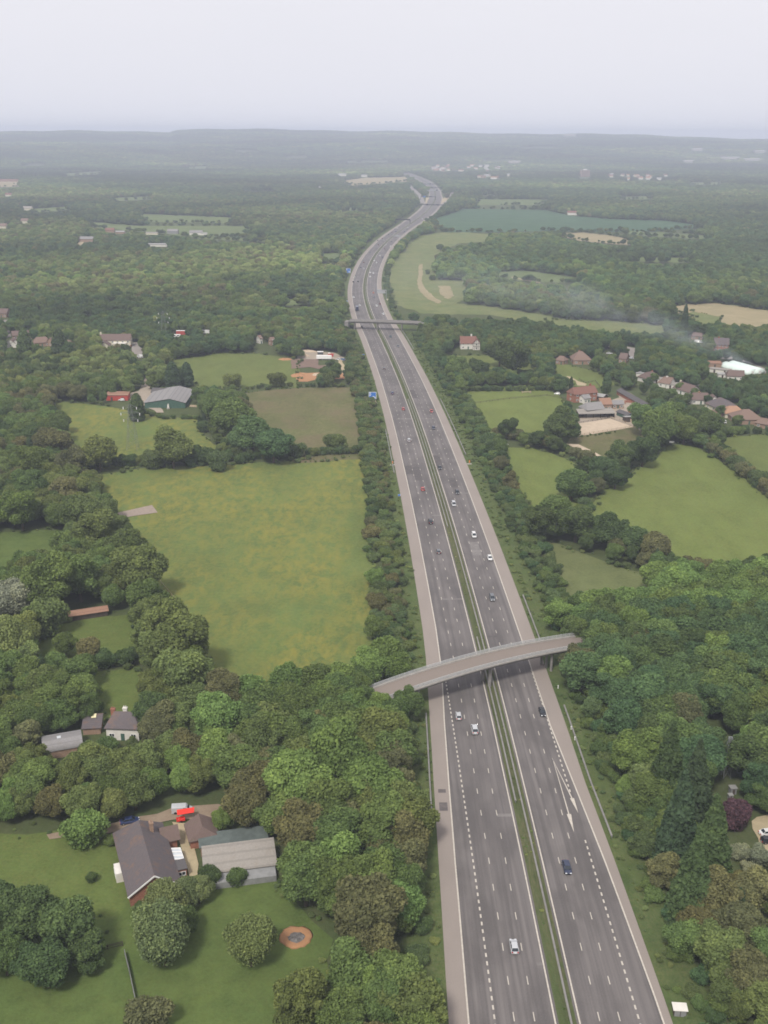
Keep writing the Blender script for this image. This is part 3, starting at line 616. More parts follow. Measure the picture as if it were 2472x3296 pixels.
def cabinet():
    b = g(2186, 3262); e = empty('roadside_cabinet', b, -.08, 'pale flat roofed roadside cabinet on the right verge at the bottom edge', 'cabinet')
    mb = MB(); mb.box(-1.15, 1.15, -.85, .85, -.1, 1.5); mb.build('body', 'dark_timber', e)
    mb = MB(); mb.box(-1.35, 1.35, -1.05, 1.05, 1.5, 1.62); mb.build('roof', 'white_render', e)
    for s in (-.57, .57): mb = MB(); mb.box(s - .5, s + .5, -.89, -.852, .1, 1.4); mb.build('door', 'grey_sheet', e)
cabinet()
# ================================================================== BUILDINGS
BBOX = []      # picture boxes of buildings and vehicles: trees must not cover them
def note_box(root, shrink=.12, grow=0):
    bpy.context.view_layer.update()
    us, vs, zs = [], [], []
    def rec(ob):
        if ob.type == 'MESH':
            for c in ob.bound_box:
                w = ob.matrix_world @ Vector(c); u, v, z = px(w.x, w.y, w.z); us.append(u); vs.append(v); zs.append(z)
        for c in ob.children: rec(c)
    rec(root)
    if not us: return
    u0, u1, v0, v1 = min(us), max(us), min(vs), max(vs); su, sv = (u1 - u0)*shrink, (v1 - v0)*shrink
    BBOX.append((u0 + su, u1 - su, v0 + sv, v1 - sv, max(zs)))
def window(parent, c, nx, ny, w, h, frame='white_paint', pane='glass', bars=1):
    """c centre on the wall face, outward normal (nx,ny) in the building's own axes"""
    t = Vector((-ny, nx, 0)); n = Vector((nx, ny, 0)); c = Vector(c); mb = MB(); z = Vector((0, 0, 1)); f = .09*min(1.6, max(w, h))
    def slab(b, a0, a1, z0, z1, d0, d1):
        P = [c + t*a + n*d + z*q for q in (z0, z1) for a, d in ((a0, d0), (a1, d0), (a1, d1), (a0, d1))]; b.hexa(P)
    slab(mb, -w/2, w/2, -h/2, -h/2 + f, -.02, .07); slab(mb, -w/2, w/2, h/2 - f, h/2, -.02, .07)
    slab(mb, -w/2, -w/2 + f, -h/2 + f, h/2 - f, -.02, .07); slab(mb, w/2 - f, w/2, -h/2 + f, h/2 - f, -.02, .07)
    if bars: slab(mb, -f/3, f/3, -h/2 + f, h/2 - f, -.01, .06)
    fr_ = mb.build('window', frame, parent); mb = MB(); slab(mb, -w/2 + f, w/2 - f, -h/2 + f, h/2 - f, -.02, .025); mb.build('pane', pane, fr_)
def gable(mb, L, W, ze, zr, ridge=0.0, hip=(0, 0), t=.22, oh=.45):
    """two roof slopes (and hip ends) as solid slabs; ridge = y offset of the ridge"""
    x0, x1 = -L/2 - (oh if not hip[0] else 0) - (oh if hip[0] else 0), L/2 + oh
    r0, r1 = -L/2 - oh + (hip[0] + oh if hip[0] else 0), L/2 + oh - (hip[1] + oh if hip[1] else 0)
    for s in (-1, 1):
        ye = s*(W/2 + oh); k = (zr - ze)/max(.1, abs(s*W/2 - ridge)); zo = ze - k*oh
        P = [(x0, ye, zo), (x1, ye, zo), (r1, ridge, zr), (r0, ridge, zr)]; mb.hexa([(a, b, c + .02) for a, b, c in P] + [(a, b, c + t) for a, b, c in P])
    for i, (xe, rr) in enumerate(((x0, r0), (x1, r1))):
        if hip[i]:
            ye = W/2 + oh; k0 = (zr - ze)/(W/2)*oh; P = [(xe, -ye, ze - k0), (xe, ye, ze - k0), (rr, ridge, zr)]
            n = len(mb.v); mb.v += [(a, b, c + .02) for a, b, c in P] + [(a, b, c + t) for a, b, c in P]
            for f in ((0, 1, 2), (3, 4, 5), (0, 1, 4, 3), (1, 2, 5, 4), (2, 0, 3, 5)): mb.f.append(tuple(n + q for q in f)); mb.m.append(0)
def house(label, A, B, zr, ze, W, wall='cream_render', roof='brown_tile_roof', hip=(0, 0), chim=(), wins=2, ridge=0.0, doors=1, name='house', cat='house', group=None, frame='white_paint', extend=0.0, windows=True, at_px=True):
    a = g(*A, zr) if at_px else Vector(A); b = g(*B, zr) if at_px else Vector(B)
    if a.x > b.x: a, b = b, a
    d = b - a; yaw = math.atan2(d.y, d.x); L = d.length + hip[0] + hip[1] + extend; c = (a + b)/2
    nrm = Vector((-math.sin(yaw), math.cos(yaw), 0)); c = c - nrm*ridge + Vector((math.cos(yaw), math.sin(yaw), 0))*((hip[1] - hip[0])*.5)
    base = float(hill(c.x, c.y)); e = empty(name, (c.x, c.y, base), yaw, label, cat, group)
    mb = MB(); x0, x1, y0, y1 = -L/2, L/2, -W/2, W/2
    P = [(x0, y0), (x1, y0), (x1, y1), (x0, y1)]; n = len(mb.v)
    mb.v += [(x, y, -.5) for x, y in P] + [(x, y, ze) for x, y in P]
    for f in ((0, 1, 5, 4), (1, 2, 6, 5), (2, 3, 7, 6), (3, 0, 4, 7)): mb.f.append(f); mb.m.append(0)
    if not hip[0]: mb.quad((x0, y0, ze), (x0, y1, ze), (x0, ridge, zr - .02))
    if not hip[1]: mb.quad((x1, y0, ze), (x1, y1, ze), (x1, ridge, zr - .02))
    mb.build('wall', wall, e)
    mb = MB(); gable(mb, L, W, ze, zr, ridge, hip); rf = mb.build('roof', roof, e)
    for t, s, h, mt in chim:
        mb = MB(); x = x0 + t*L; y = s*W/2; mb.box(x - .55, x + .55, y - .4, y + .4, ze - .2, zr + h); mb.box(x - .65, x + .65, y - .5, y + .5, zr + h - .35, zr + h - .12)
        for q in (-.25, .25): mb.cyl((x + q, y, zr + h - .02), (x + q, y, zr + h + .45), .13, .11, 6)
        mb.build('chimney', mt, rf)
    if windows:
        rows = [1.5] if ze < 4 else [1.5, 4.2]
        for s in (-1, 1):
            for z in rows:
                for i in range(wins):
                    if doors and s < 0 and z < 2 and i == wins//2 and wins > 1: continue
                    window(e, (x0 + L*(i + .5)/wins, s*W/2, z), 0, s, 1.5, 1.15, frame)
        for k, xe in ((-1, x0), (1, x1)):
            for z in rows: window(e, (xe, ridge*.5, z), k, 0, 1.4, 1.1, frame)
        if doors:
            mb = MB(); x = x0 + L*(wins//2 + .5)/wins; mb.box(x - .5, x + .5, y0 - .07, y0 + .02, 0, 2.05); dr = mb.build('door', 'green_paint', e)
            mb = MB(); mb.box(x + .3, x + .38, y0 - .13, y0 - .072, .95, 1.1); mb.build('handle', 'galvanised_steel', dr)
    note_box(e); return e, L, W
def shed(label, C, yaw, L, W, h0, h1, wall='dark_timber', roof='grey_sheet_roof', name='shed', cat='shed', open_front=False, group=None, door=True, base_px=True):
    """single slope roof: height h0 on the -y side, h1 on the +y side"""
    c = g(*C) if base_px else Vector(C); e = empty(name, c, yaw, label, cat, group); mb = MB(); x0, x1, y0, y1 = -L/2, L/2, -W/2, W/2
    if open_front:
        mb.box(x0, x1, y1 - .15, y1, -.2, h1 - .02)
        for x in (x0, x1 - .15): mb.hexa([(x, y0 + .2, -.2), (x + .15, y0 + .2, -.2), (x + .15, y1 - .15, -.2), (x, y1 - .15, -.2), (x, y0 + .2, h0 - .02), (x + .15, y0 + .2, h0 - .02), (x + .15, y1 - .15, h1 - .04), (x, y1 - .15, h1 - .04)])
        n = max(2, int(L/4))
        for i in range(1, n): x = x0 + L*i/n; mb.box(x - .12, x + .12, y0 + .05, y0 + .3, -.2, h0 - .03)
    else: mb.hexa([(x0, y0, -.3), (x1, y0, -.3), (x1, y1, -.3), (x0, y1, -.3), (x0, y0, h0), (x1, y0, h0), (x1, y1, h1), (x0, y1, h1)])
    mb.build('wall', wall, e); q = .35; k = (h1 - h0)/W*q; mb = MB()
    P = [(x0 - q, y0 - q, h0 - k + .02), (x1 + q, y0 - q, h0 - k + .02), (x1 + q, y1 + q, h1 + k + .02), (x0 - q, y1 + q, h1 + k + .02)]
    mb.hexa(P + [(a, b, z + .14) for a, b, z in P]); mb.build('roof', roof, e)
    if door and not open_front:
        for i in range(max(1, int(L/5))):
            x = x0 + (i + .5)*L/max(1, int(L/5)); mb = MB(); mb.box(x - .6, x + .6, y0 - .06, y0 + .01, 0, min(2.1, h0 - .2)); mb.build('door', 'pale_timber' if wall == 'dark_timber' else 'dark_timber', e)
    note_box(e); return e
# ---- nearest farmhouse (bottom left)
fe, FL, FW = house('long brown slate roofed farmhouse beside the sandy gravel strip', (446, 2642), (496, 2818), 6.6, 2.9, 10.6, 'red_brick', 'slate_roof', (2.4, 0), [(.22, .45, .9, 'brown_brick')], 5, 0.0, 1, 'farmhouse', 'farmhouse')
# the ridge's first point is the one further left = the far end
def on(ob, P): return ob.matrix_world @ Vector(P)
mb = MB(); gable(mb, 3.4, 4.6, 2.7, 4.6); w_ = mb.build('wing_roof', 'plain_tile_roof', fe); w_.location = (-FL/2 + 4.2, FW/2 + 1.0, 0); w_.rotation_euler.z = PI/2
mb = MB(); mb.box(-FL/2 + 2.0, -FL/2 + 6.4, FW/2 + .03, FW/2 + 2.4, -.3, 2.7); mb.build('wing_wall', 'red_brick', fe)
mb = MB(); mb.hexa([(-1.6, FW/2 + .05, 0), (2.4, FW/2 + .05, 0), (2.4, FW/2 + 2.4, 0), (-1.6, FW/2 + 2.4, 0), (-1.6, FW/2 + .05, 2.7), (2.4, FW/2 + .05, 2.7), (2.4, FW/2 + 2.4, 2.2), (-1.6, FW/2 + 2.4, 2.2)]); cs = mb.build('conservatory', 'skylight_glass', fe)
mb = MB()
for x in (-1.6, -.3, 1.05, 2.4): mb.bar((x, FW/2 + .05, 2.78), (x, FW/2 + 2.5, 2.27), .34, .14)
mb.bar((-1.7, FW/2 + 2.5, 2.27), (2.5, FW/2 + 2.5, 2.27), .16, .16); mb.build('glazing_bar', 'white_paint', cs)
mb = MB(); mb.box(3.0, 6.2, FW/2 + .03, FW/2 + 2.4, -.2, 2.5); pc = mb.build('porch', 'red_brick', fe)
mb = MB(); mb.box(2.8, 6.4, FW/2 + .03, FW/2 + 2.6, 2.52, 2.7); mb.build('porch_roof', 'dark_sheet_roof', pc); window(fe, (6.2, FW/2 + 1.3, 1.4), 1, 0, 1.7, 1.1)
mb = MB(); mb.bar((FL/2 + .5, -FW/2 - .5, 2.85), (FL/2 + .5, 0, 6.75), .12, .3); mb.bar((FL/2 + .5, 0, 6.75), (FL/2 + .5, FW/2 + .5, 2.85), .12, .3); mb.build('bargeboard', 'white_paint', fe)
mb = MB(); mb.box(-1.2, 2.6, -FW/2 - 1.7, -FW/2 - .03, -.1, 2.4); bx = mb.build('bay', 'white_render', fe); window(fe, (.7, -FW/2 - 1.7, 1.4), 0, -1, 2.6, 1.2)
house('small grey hipped brick outhouse with the red awning at its corner', (640, 2624), (652, 2664), 4.4, 2.5, 6.2, 'red_brick', 'plain_tile_roof', (.0, 1.2), (), 2, 0, 1, 'outhouse', 'outbuilding')
shed('flat dark green grey roofed store between the outhouse and the long beige shed', (752, 2724), .22, 15.0, 4.6, 2.5, 2.6, 'brown_brick', 'green_grey_sheet', 'store', 'outbuilding', door=False)
ls = shed('long shed with a beige sheet roof sloping to the lawn', (772, 2796), .21, 15.4, 6.4, 2.4, 4.3, 'grey_sheet', 'pale_sheet_roof', 'long_shed', 'shed')
mb = MB(); mb.hexa([(-7.5, -6.0, .0), (7.5, -6.0, .0), (7.5, -3.3, .0), (-7.5, -3.3, .0), (-7.5, -6.0, 1.6), (7.5, -6.0, 1.6), (7.5, -3.3, 2.1), (-7.5, -3.3, 2.1)]); mb.build('lean_to', 'grey_sheet', ls)
def awning():
    b = g(598, 2640); e = empty('awning', b, .25, 'bright red cloth awning on a frame beside the silver van', 'awning'); mb = MB()
    P = [(-1.9, -.9, 2.3), (2.0, -.7, 2.3), (2.2, .9, 2.6), (-1.9, .8, 2.6)]; mb.hexa(P + [(a, c, z + .08) for a, c, z in P]); mb.build('canopy', 'bright_red_cloth', e)
    for x, y in ((-1.7, -.7), (1.8, -.6), (1.9, .7), (-1.7, .6)): mb = MB(); mb.cyl((x, y, -.1), (x, y, 2.4), .05, .05, 6); mb.build('pole', 'galvanised_steel', e)
    note_box(e, 0)
awning()
def garden_trailer():
    b = g(582, 2644); e = empty('trailer', b, .3, 'low bright red trailer parked by the red awning', 'trailer'); mb = MB()
    mb.box(-1.0, 1.0, -.6, .6, .45, .55); 
    for x0, x1, y0, y1 in ((-1, 1, -.6, -.52), (-1, 1, .52, .6), (-1, -.92, -.52, .52), (.92, 1, -.52, .52)): mb.box(x0, x1, y0, y1, .56, .95)
    mb.build('bed', 'bright_red_cloth', e)
    for s in (-.68, .68): mb = MB(); mb.cyl((0, s - .08, .3), (0, s + .08, .3), .3, .3, 10); mb.build('wheel', 'tyre_rubber', e)
    mb = MB(); mb.bar((1, 0, .48), (1.9, 0, .48), .08); mb.build('drawbar', 'dark_steel', e); note_box(e, 0)
garden_trailer()
def bonfire():
    c = g(952, 3018); e = empty('bonfire_site', c, 0, 'round bonfire site of orange earth with grey ash in the lawn', 'bonfire site')
    mb = MB(); rnd = random.Random(5); n = 26; R0 = [3.5 + rnd.uniform(-.3, .25) for _ in range(n)]
    rings = []
    for f, h in ((1.0, .02), (.86, .22), (.6, .26), (.42, .14)): rings.append([(R0[i]*f*math.cos(2*PI*i/n), R0[i]*f*math.sin(2*PI*i/n)*.95, .08 + h*rnd.uniform(.7, 1.25)) for i in range(n)])
    mb.loft(rings); mb.build('earth_ring', 'orange_soil', e, True)
    mb = MB(); rings = []
    for f, h in ((.52, .06), (.42, .30), (.22, .48), (.05, .52)): rings.append([(R0[i]*f*math.cos(2*PI*i/n) + .2, R0[i]*f*math.sin(2*PI*i/n)*.9 - .25, .12 + h*rnd.uniform(.6, 1.3)) for i in range(n)])
    mb.loft(rings); mb.build('ash_heap', 'ash', e)
    mb = MB()
    for i in range(14): a = rnd.uniform(0, 6.3); r = rnd.uniform(0, 1.1); x, y = r*math.cos(a), r*math.sin(a); b = rnd.uniform(0, 6.3); l = rnd.uniform(.4, 1.0); mb.bar((x - l*math.cos(b), y - l*math.sin(b), .42), (x + l*math.cos(b), y + l*math.sin(b), .62 + rnd.uniform(0, .25)), .12)
    mb.build('branches', 'ash', e)['kind'] = 'stuff'
bonfire()
def post_fence(label, pts, h=1.2, gap=2.5, rails=(.5, 1.0), mat='pale_timber', name='fence', cat='fence', pw=.12, rw=.07, panel=False, group='field fences'):
    P = [g(u, v) for u, v in pts]; c = sum(P, Vector())/len(P); e = empty(name, c, 0, label, cat, group); pb, rb = MB(), MB()
    for a, b in zip(P, P[1:]):
        n = max(1, int((b - a).length/gap))
        for i in range(n + 1):
            p = a.lerp(b, i/n) - c; pb.box(p.x - pw/2, p.x + pw/2, p.y - pw/2, p.y + pw/2, -.1, h)
        for z in rails: rb.bar(a - c + Vector((0, 0, z)), b - c + Vector((0, 0, z)), rw, rw*1.6)
        if panel: rb.bar(a - c + Vector((0, 0, h*.5)), b - c + Vector((0, 0, h*.5)), .05, h*.9)
    o1 = pb.build('post', mat, e); o1['kind'] = 'stuff'; rb.build('rail', mat, e)
post_fence('grey garden fence running across the bottom left lawn', [(402, 3075), (418, 3140), (436, 3226)], 1.5, 2.0, (.4, .9, 1.4), 'grey_sheet', panel=True)
post_fence('weathered garden fence along the dark shrubs in the bottom left lawn', [(210, 3102), (300, 3070), (395, 3046)], 1.3, 2.0, (.4, .9, 1.2), 'dark_timber')
post_fence('post and rail fence on the near side of the sand arena', fr([(262, 1180), (500, 1130), (800, 1085), (1250, 1016)]), 1.4, 3, (.6, 1.2), 'pale_timber')
post_fence('post and rail fence on the far side of the sand arena', fr([(330, 955), (850, 866)]), 1.3, 3, (.6, 1.2), 'dark_timber')
post_fence('post and rail fence on the right side of the sand arena', fr([(850, 868), (1000, 905), (1250, 1015)]), 1.3, 3, (.6, 1.2), 'pale_timber')
post_fence('thin wire fence across the bright pasture left of the farm', [(1490, 1305), (1640, 1285), (1760, 1275), (1830, 1287)], 1.2, 4, (.6, 1.1), 'dark_timber')
post_fence('thin pale fence along the left edge of the big meadow', [(420, 1745), (470, 1810), (520, 1880), (600, 1975), (650, 2060)], 1.1, 4, (.9,), 'pale_timber')
post_fence('rail fence along the bare track behind the right hand farmhouse', fr([(330, 225), (440, 290), (600, 250), (680, 350)]), 1.3, 3, (.6, 1.2), 'dark_timber')
# ---- white cottage and barn in the left wood
house('white cottage with a hipped brown slate roof in the left wood', (368, 2291), (428, 2293), 6.6, 3.9, 7.0, 'white_render', 'slate_roof', (1.5, 2.2), [(.12, .1, .9, 'red_brick'), (.48, .25, 1.0, 'white_render')], 3, 0, 1, 'cottage', 'cottage')
cw = shed('low grey slate wing on the left end of the white cottage', (300, 2350), .12, 4.6, 4.6, 2.0, 3.3, 'brown_brick', 'slate_roof', 'cottage_wing', 'outbuilding', door=False)
mb = MB(); mb.hexa([(-.4, .9, 3.25), (.9, .9, 3.25), (.9, 2.2, 3.72), (-.4, 2.2, 3.72), (-.4, .9, 3.42), (.9, .9, 3.42), (.9, 2.2, 3.88), (-.4, 2.2, 3.88)]); mb.build('skylight', 'yellowed_glass', cw)
def round_barn():
    b = g(203, 2415); e = empty('barn', b, .35, 'barn with a rounded grey sheet roof and small skylight left of the white cottage', 'barn'); mb = MB(); L, W = 9.5, 6.8
    mb.box(-L/2, L/2, -W/2, W/2, -.3, 2.3); mb.build('wall', 'brown_brick', e); mb = MB(); N = 10
    out = [(W/2 + .3)*math.cos(PI*i/N) for i in range(N + 1)], [2.3 + 2.1*math.sin(PI*i/N) for i in range(N + 1)]
    mb.loft([[(x, out[0][i], out[1][i] + .04) for i in range(N + 1)] for x in (-L/2 - .3, L/2 + .3)]); rf = mb.build('roof', 'grey_sheet_roof', e)
    mb = MB(); mb.box(-1.2, -.2, -1.0, .1, 4.30, 4.48); mb.build('skylight', 'skylight_glass', rf); note_box(e)
round_barn()
house('long low open shed with a rusty red roof among the left hand trees', (222, 1968), (342, 1950), 3.0, 2.1, 3.6, 'dark_timber', 'rusty_roof', (0, 0), (), 3, 0, 0, 'long_shed', 'shed', windows=False)
house('narrow orange brick gable poking out of the trees at the left edge', (101, 1538), (112, 1537), 6.5, 5.2, 4, 'brown_brick', 'orange_tile_roof', windows=False, name='cottage', cat='cottage')
# ---- left middle farm and public house
pe, PL, PW = house('big cream house with a long plain brown roof and end chimney', (323, 1076), (421, 1075), 9.2, 5.6, 10.5, 'cream_render', 'plain_tile_roof', (0, 0), [(.015, 0, 1.5, 'cream_render')], 6, 0, 1, 'large_house', 'house')
mb = MB(); mb.box(-1, PL/2 - 3, -PW/2 - 4.2, -PW/2 - .02, -.3, 3.6); mb.build('front_wing', 'cream_render', pe); mb = MB(); mb.box(-1.3, PL/2 - 2.7, -PW/2 - 4.5, -PW/2 - .02, 3.62, 3.85); mb.build('flat_roof', 'white_render', pe)
for i in range(4): window(pe, (1.2 + i*2.2, -PW/2 - 4.2, 2.4), 0, -1, 1.2, 1.3, 'dark_timber')
mb = MB(); gable(mb, 9, 6.5, 3.2, 5.6); q = mb.build('side_wing_roof', 'plain_tile_roof', pe); q.location = (-PL/2 + 4.6, -PW/2 - 4, 0); q.rotation_euler.z = PI/2
mb = MB(); mb.box(-PL/2 + 1.4, -PL/2 + 7.8, -PW/2 - 8.4, -PW/2 - .03, -.3, 3.2); mb.quad((-PL/2 + 1.4, -PW/2 - 8.4, 3.2), (-PL/2 + 7.8, -PW/2 - 8.4, 3.2), (-PL/2 + 4.6, -PW/2 - 8.4, 5.55)); mb.build('side_wing', 'cream_render', pe)
post_fence('low white terrace wall in front of the cream house', [(300, 1127), (360, 1132), (395, 1132)], 1.2, 2.5, (.6,), 'white_render', 'terrace_wall', 'wall', .3, .3, True, None)
post_fence('brown timber screen beside the cream house car park', [(396, 1135), (412, 1124), (424, 1116)], 1.8, 2, (.6, 1.4), 'rusty_sheet', 'screen_fence', 'fence', panel=True)
shed('long low building with a rusty orange roof and red front in the left farm yard', (381, 1285), .04, 13, 7.2, 3.3, 3.9, 'red_paint', 'rusty_roof', 'workshop', 'workshop')
a_, b_ = g(545, 1287, 6.2), g(577, 1241, 6.2)
be, _, _ = house('wide grey sheet roofed barn with dark green walls in the left farm yard', (576, 1243), (546, 1284), 5.6, 3.2, 24, 'green_paint', 'grey_sheet_roof', (0, 0), (), 4, 3.0, 0, 'barn', 'barn', windows=False)
house('patched dark roofed barn built against the wide grey barn', (493, 1249), (540, 1250), 4.6, 3.0, 9.5, 'dark_timber', 'dark_sheet_roof', (0, 0), (), 3, 0, 0, 'barn', 'barn', windows=False)
def simple(name, label, cat, uv, yaw, parts, group=None, z=0, note=True):
    e = empty(name, g(*uv) + Vector((0, 0, z)), yaw, label, cat, group)
    for pn, mt, boxes in parts:
        mb = MB()
        for b in boxes: mb.box(*b) if len(b) == 6 else mb.hexa(b)
        mb.build(pn, mt, e)
    if note: note_box(e, .05)
    return e
simple('statue', 'small white garden statue in front of the wide grey barn', 'statue', (542, 1316), 0, [('figure', 'white_render', [(-.5, .5, -.4, .4, .9, 2.2), (-.3, .3, -.3, .3, 2.2, 3.0)]), ('plinth', 'pale_concrete', [(-.8, .8, -.8, .8, 0, .9)])])
simple('trestle_table', 'pale wooden slatted bench beside the white statue', 'bench', (577, 1312), .05, [('top', 'pale_timber', [(-3.4, 3.4, -1.0, 1.0, 1.3, 1.5)]), ('leg', 'pale_timber', [(-3.2, -2.9, -.9, .9, 0, 1.29)]), ('leg', 'pale_timber', [(2.9, 3.2, -.9, .9, 0, 1.29)])])
simple('timber_stack', 'stack of pale planks right of the wooden bench by the barn', 'timber stack', (625, 1309), -.2, [('planks', 'pale_timber', [(-2.6, 2.6, -1, .0, 0, .5), (-2.4, 2.5, -.6, .5, .505, .9), (-2.7, 2.0, .1, 1.0, 0, .5)])])
simple('caravan', 'white caravan beside the red trailer behind the left farm', 'caravan', (568, 1087), .1, [('body', 'white_paint', [(-3.2, 3.2, -1.1, 1.1, .5, 2.7)]), ('window', 'glass', [(-2.2, -.6, -1.13, -1.102, 1.5, 2.2), (.5, 2.2, -1.13, -1.102, 1.5, 2.2)]), ('wheel', 'tyre_rubber', [(-.5, .3, -1.12, 1.12, 0, .49)])])
simple('box_trailer', 'tall red box trailer behind the white caravan', 'trailer', (584, 1080), .1, [('body', 'red_paint', [(-4.0, 3.2, -1.2, 1.2, .9, 3.9)]), ('roof', 'white_paint', [(-4.05, 3.25, -1.25, 1.25, 3.91, 4.1)]), ('chassis', 'dark_steel', [(-3.6, 3, -.9, .9, .3, .89)])])
simple('caravan', 'small white caravan half hidden in the trees right of the red trailer', 'caravan', (662, 1074), 0, [('body', 'white_paint', [(-3.2, 3.2, -1.1, 1.1, .5, 3.0)]), ('window', 'glass', [(-2.2, -.6, -1.13, -1.102, 1.5, 2.2)]), ('wheel', 'tyre_rubber', [(-.5, .3, -1.12, 1.12, 0, .49)])])
# work yard by the motorway
simple('trailer', 'long white trailer on a prop leg in the work yard by the motorway', 'trailer', (1043, 1158), -.02, [('body', 'white_paint', [(-5.4, 5.4, -1.2, 1.2, .9, 3.2)]), ('prop', 'galvanised_steel', [(-1.4, -1.1, -1, -.7, 0, .89)]), ('chassis', 'dark_steel', [(2.5, 4.6, -1, 1, 0, .89)])])
simple('skip', 'red metal skip behind the long white trailer', 'skip', (1065, 1148), 0, [('tub', 'red_paint', [[(-1.6, -.8, .2), (1.6, -.8, .2), (1.6, .8, .2), (-1.6, .8, .2), (-2.2, -1, 2.2), (2.2, -1, 2.2), (2.2, 1, 2.2), (-2.2, 1, 2.2)]]), ('rubbish', 'white_render', [(-1.9, -.3, -.8, .8, 2.2, 2.9)])])
simple('cabin', 'grey flat roofed site cabin behind the left end of the white trailer', 'cabin', (1031, 1141), 0, [('body', 'dark_steel', [(-2, 2, -1.2, 1.2, 0, 2.0)]), ('roof', 'white_paint', [(-2.2, 2.2, -1.4, 1.4, 2.01, 2.3)])])
def heap(label, uv, rx, ry, h, mat, rot=0, group='heaps in the work yard', name='heap', cat='heap'):
    c = g(*uv); rnd = random.Random(int(uv[0])); n = 18; mb = MB(); R0 = [1 + rnd.uniform(-.2, .2) for _ in range(n)]
    mb.loft([[(rx*f*R0[i]*math.cos(2*PI*i/n), ry*f*R0[i]*math.sin(2*PI*i/n), -.1 + h*z*rnd.uniform(.8, 1.2)) for i in range(n)] for f, z in ((1, 0), (.8, .45), (.5, .85), (.12, 1))])
    ob = mb.build(name, mat); ob.location = c; ob.rotation_euler.z = rot; tag(ob, label, cat, group)
heap('long tan heap of timber and spoil left of the white trailer', (975, 1146), 5.5, 3, 1.8, 'pale_timber', -.4); heap('tan spoil bank behind the timber heap', (990, 1133), 8, 2.5, 1.6, 'sand'); heap('low orange heap at the left edge of the work yard', (917, 1157), 5, 4, 1.0, 'orange_soil')
heap('orange earth heap on the left of the bare strip', (958, 1210), 5, 5, 1.6, 'orange_soil'); heap('broad reddish earth heap on the right of the bare strip', (1070, 1207), 10, 6, 1.8, 'orange_soil'); heap('small pale rubble heap between the two earth heaps', (1018, 1208), 3, 3, 1.4, 'sand')
# ---- hamlet at the left edge
house('long brown roofed house behind the white twin gabled house at the left edge', (38, 1066), (100, 1063), 6, 3.2, 8, 'brown_brick', 'plain_tile_roof', wins=3)
for k, (u, lb) in enumerate(((38, 'left one of the two joined white gabled houses at the left edge'), (57, 'right one of the two joined white gabled houses at the left edge'))):
    p = g(u, 1090, 6.2); house(lb, (p.x, p.y - 4, 6.2), (p.x + .2, p.y + 5, 6.2), 6.2, 3.6, 7.0, 'white_render', 'plain_tile_roof', wins=2, at_px=False, doors=0)
house('house with a broad brown hipped roof right of the white gables', (116, 1086), (148, 1084), 6.5, 3.2, 9, 'brown_brick', 'brown_tile_roof', (2, 2), wins=3); house('house with a brown gable roof beside the dark cypress trees', (160, 1088), (178, 1084), 6.5, 3.2, 8, 'brown_brick', 'brown_tile_roof', wins=2); house('steep brown roofed house half hidden right of the dark cypress', (218, 1094), (230, 1098), 6, 3.4, 7, 'brown_brick', 'brown_tile_roof', wins=2)
house('brown roofed house at the far left edge beside the lane', (-6, 993), (26, 994), 7, 3.6, 9, 'brown_brick', 'plain_tile_roof', wins=3)
house('little pale gable and roof among trees between the work yard and the red caravans', (830, 1080), (838, 1079), 6, 4, 6, 'white_render', 'brown_tile_roof', wins=1); house('pinkish house front hidden in trees left of the flat bridge', (868, 1086), (880, 1085), 6, 4, 6, 'brown_brick', 'brown_tile_roof', wins=1)
# ---- right hand side
house('half timbered white gabled house with a red tiled roof beyond the pasture', (1482, 1083), (1531, 1083), 9.0, 4.6, 8, 'white_render', 'red_tile_roof', (0, 0), [(.72, .15, 1.6, 'white_render')], 3)
def timber_gable():
    p = g(1533, 1088, 8.2); e, L, W = house('black and white timbered cross gable on the right of the red tiled house', (p.x - .05, p.y - 5.5, 8.2), (p.x + .05, p.y + 4, 8.2), 8.2, 5.0, 5.6, 'white_render', 'red_tile_roof', wins=2, at_px=False, doors=0, name='house_wing', cat='house'); mb = MB()
    # local x runs along the ridge; the gable facing the camera is one of the two ends
    for x in (-L/2 - .06, L/2 + .06):
        for y in (-2.6, -1.3, 0, 1.3, 2.6): mb.box(x - .05, x + .05, y - .13, y + .13, 0, 5.0 if abs(y) > 2 else 6.5 if abs(y) > 1 else 7.9)
        for z in (2.6, 4.9): mb.box(x - .045, x + .045, -2.7, 2.7, z, z + .25)
    mb.build('timber_frame', 'dark_timber', e)
timber_gable()
house('bungalow with a tall brown hipped roof beside the grass strip', (1862, 1131), (1874, 1131), 8.2, 3.2, 13, 'brown_brick', 'brown_tile_roof', (4.5, 6), [(.4, .1, .5, 'red_brick')], 3)
house('small brown roofed house where the country road bends', (1999, 1136), (2021, 1138), 6.5, 3.4, 9, 'brown_brick', 'plain_tile_roof', wins=2); house('low house with a pinkish brown roof half hidden left of the bungalow', (1802, 1145), (1816, 1147), 5.5, 3, 7, 'brown_brick', 'brown_tile_roof', (1.5, 1.5), wins=2)
house('brick farmhouse with a long red tiled roof and end stack', (1843, 1248), (1911, 1241), 8.4, 5.2, 8.5, 'red_brick', 'red_tile_roof', (1, 0), [(.86, .1, 1.2, 'red_brick')], 4, 0, 1, 'farmhouse', 'farmhouse')
house('small white rendered annexe with a grey roof in front of the brick farmhouse', (1872, 1272), (1892, 1269), 4.8, 3.2, 5.5, 'white_render', 'grey_sheet_roof', wins=2, name='annexe', cat='annexe'); house('open sided grey roofed shed right of the brick farmhouse', (1921, 1265), (1949, 1270), 3.6, 2.6, 5.5, 'dark_timber', 'light_grey_roof', windows=False, name='open_shed', cat='shed')
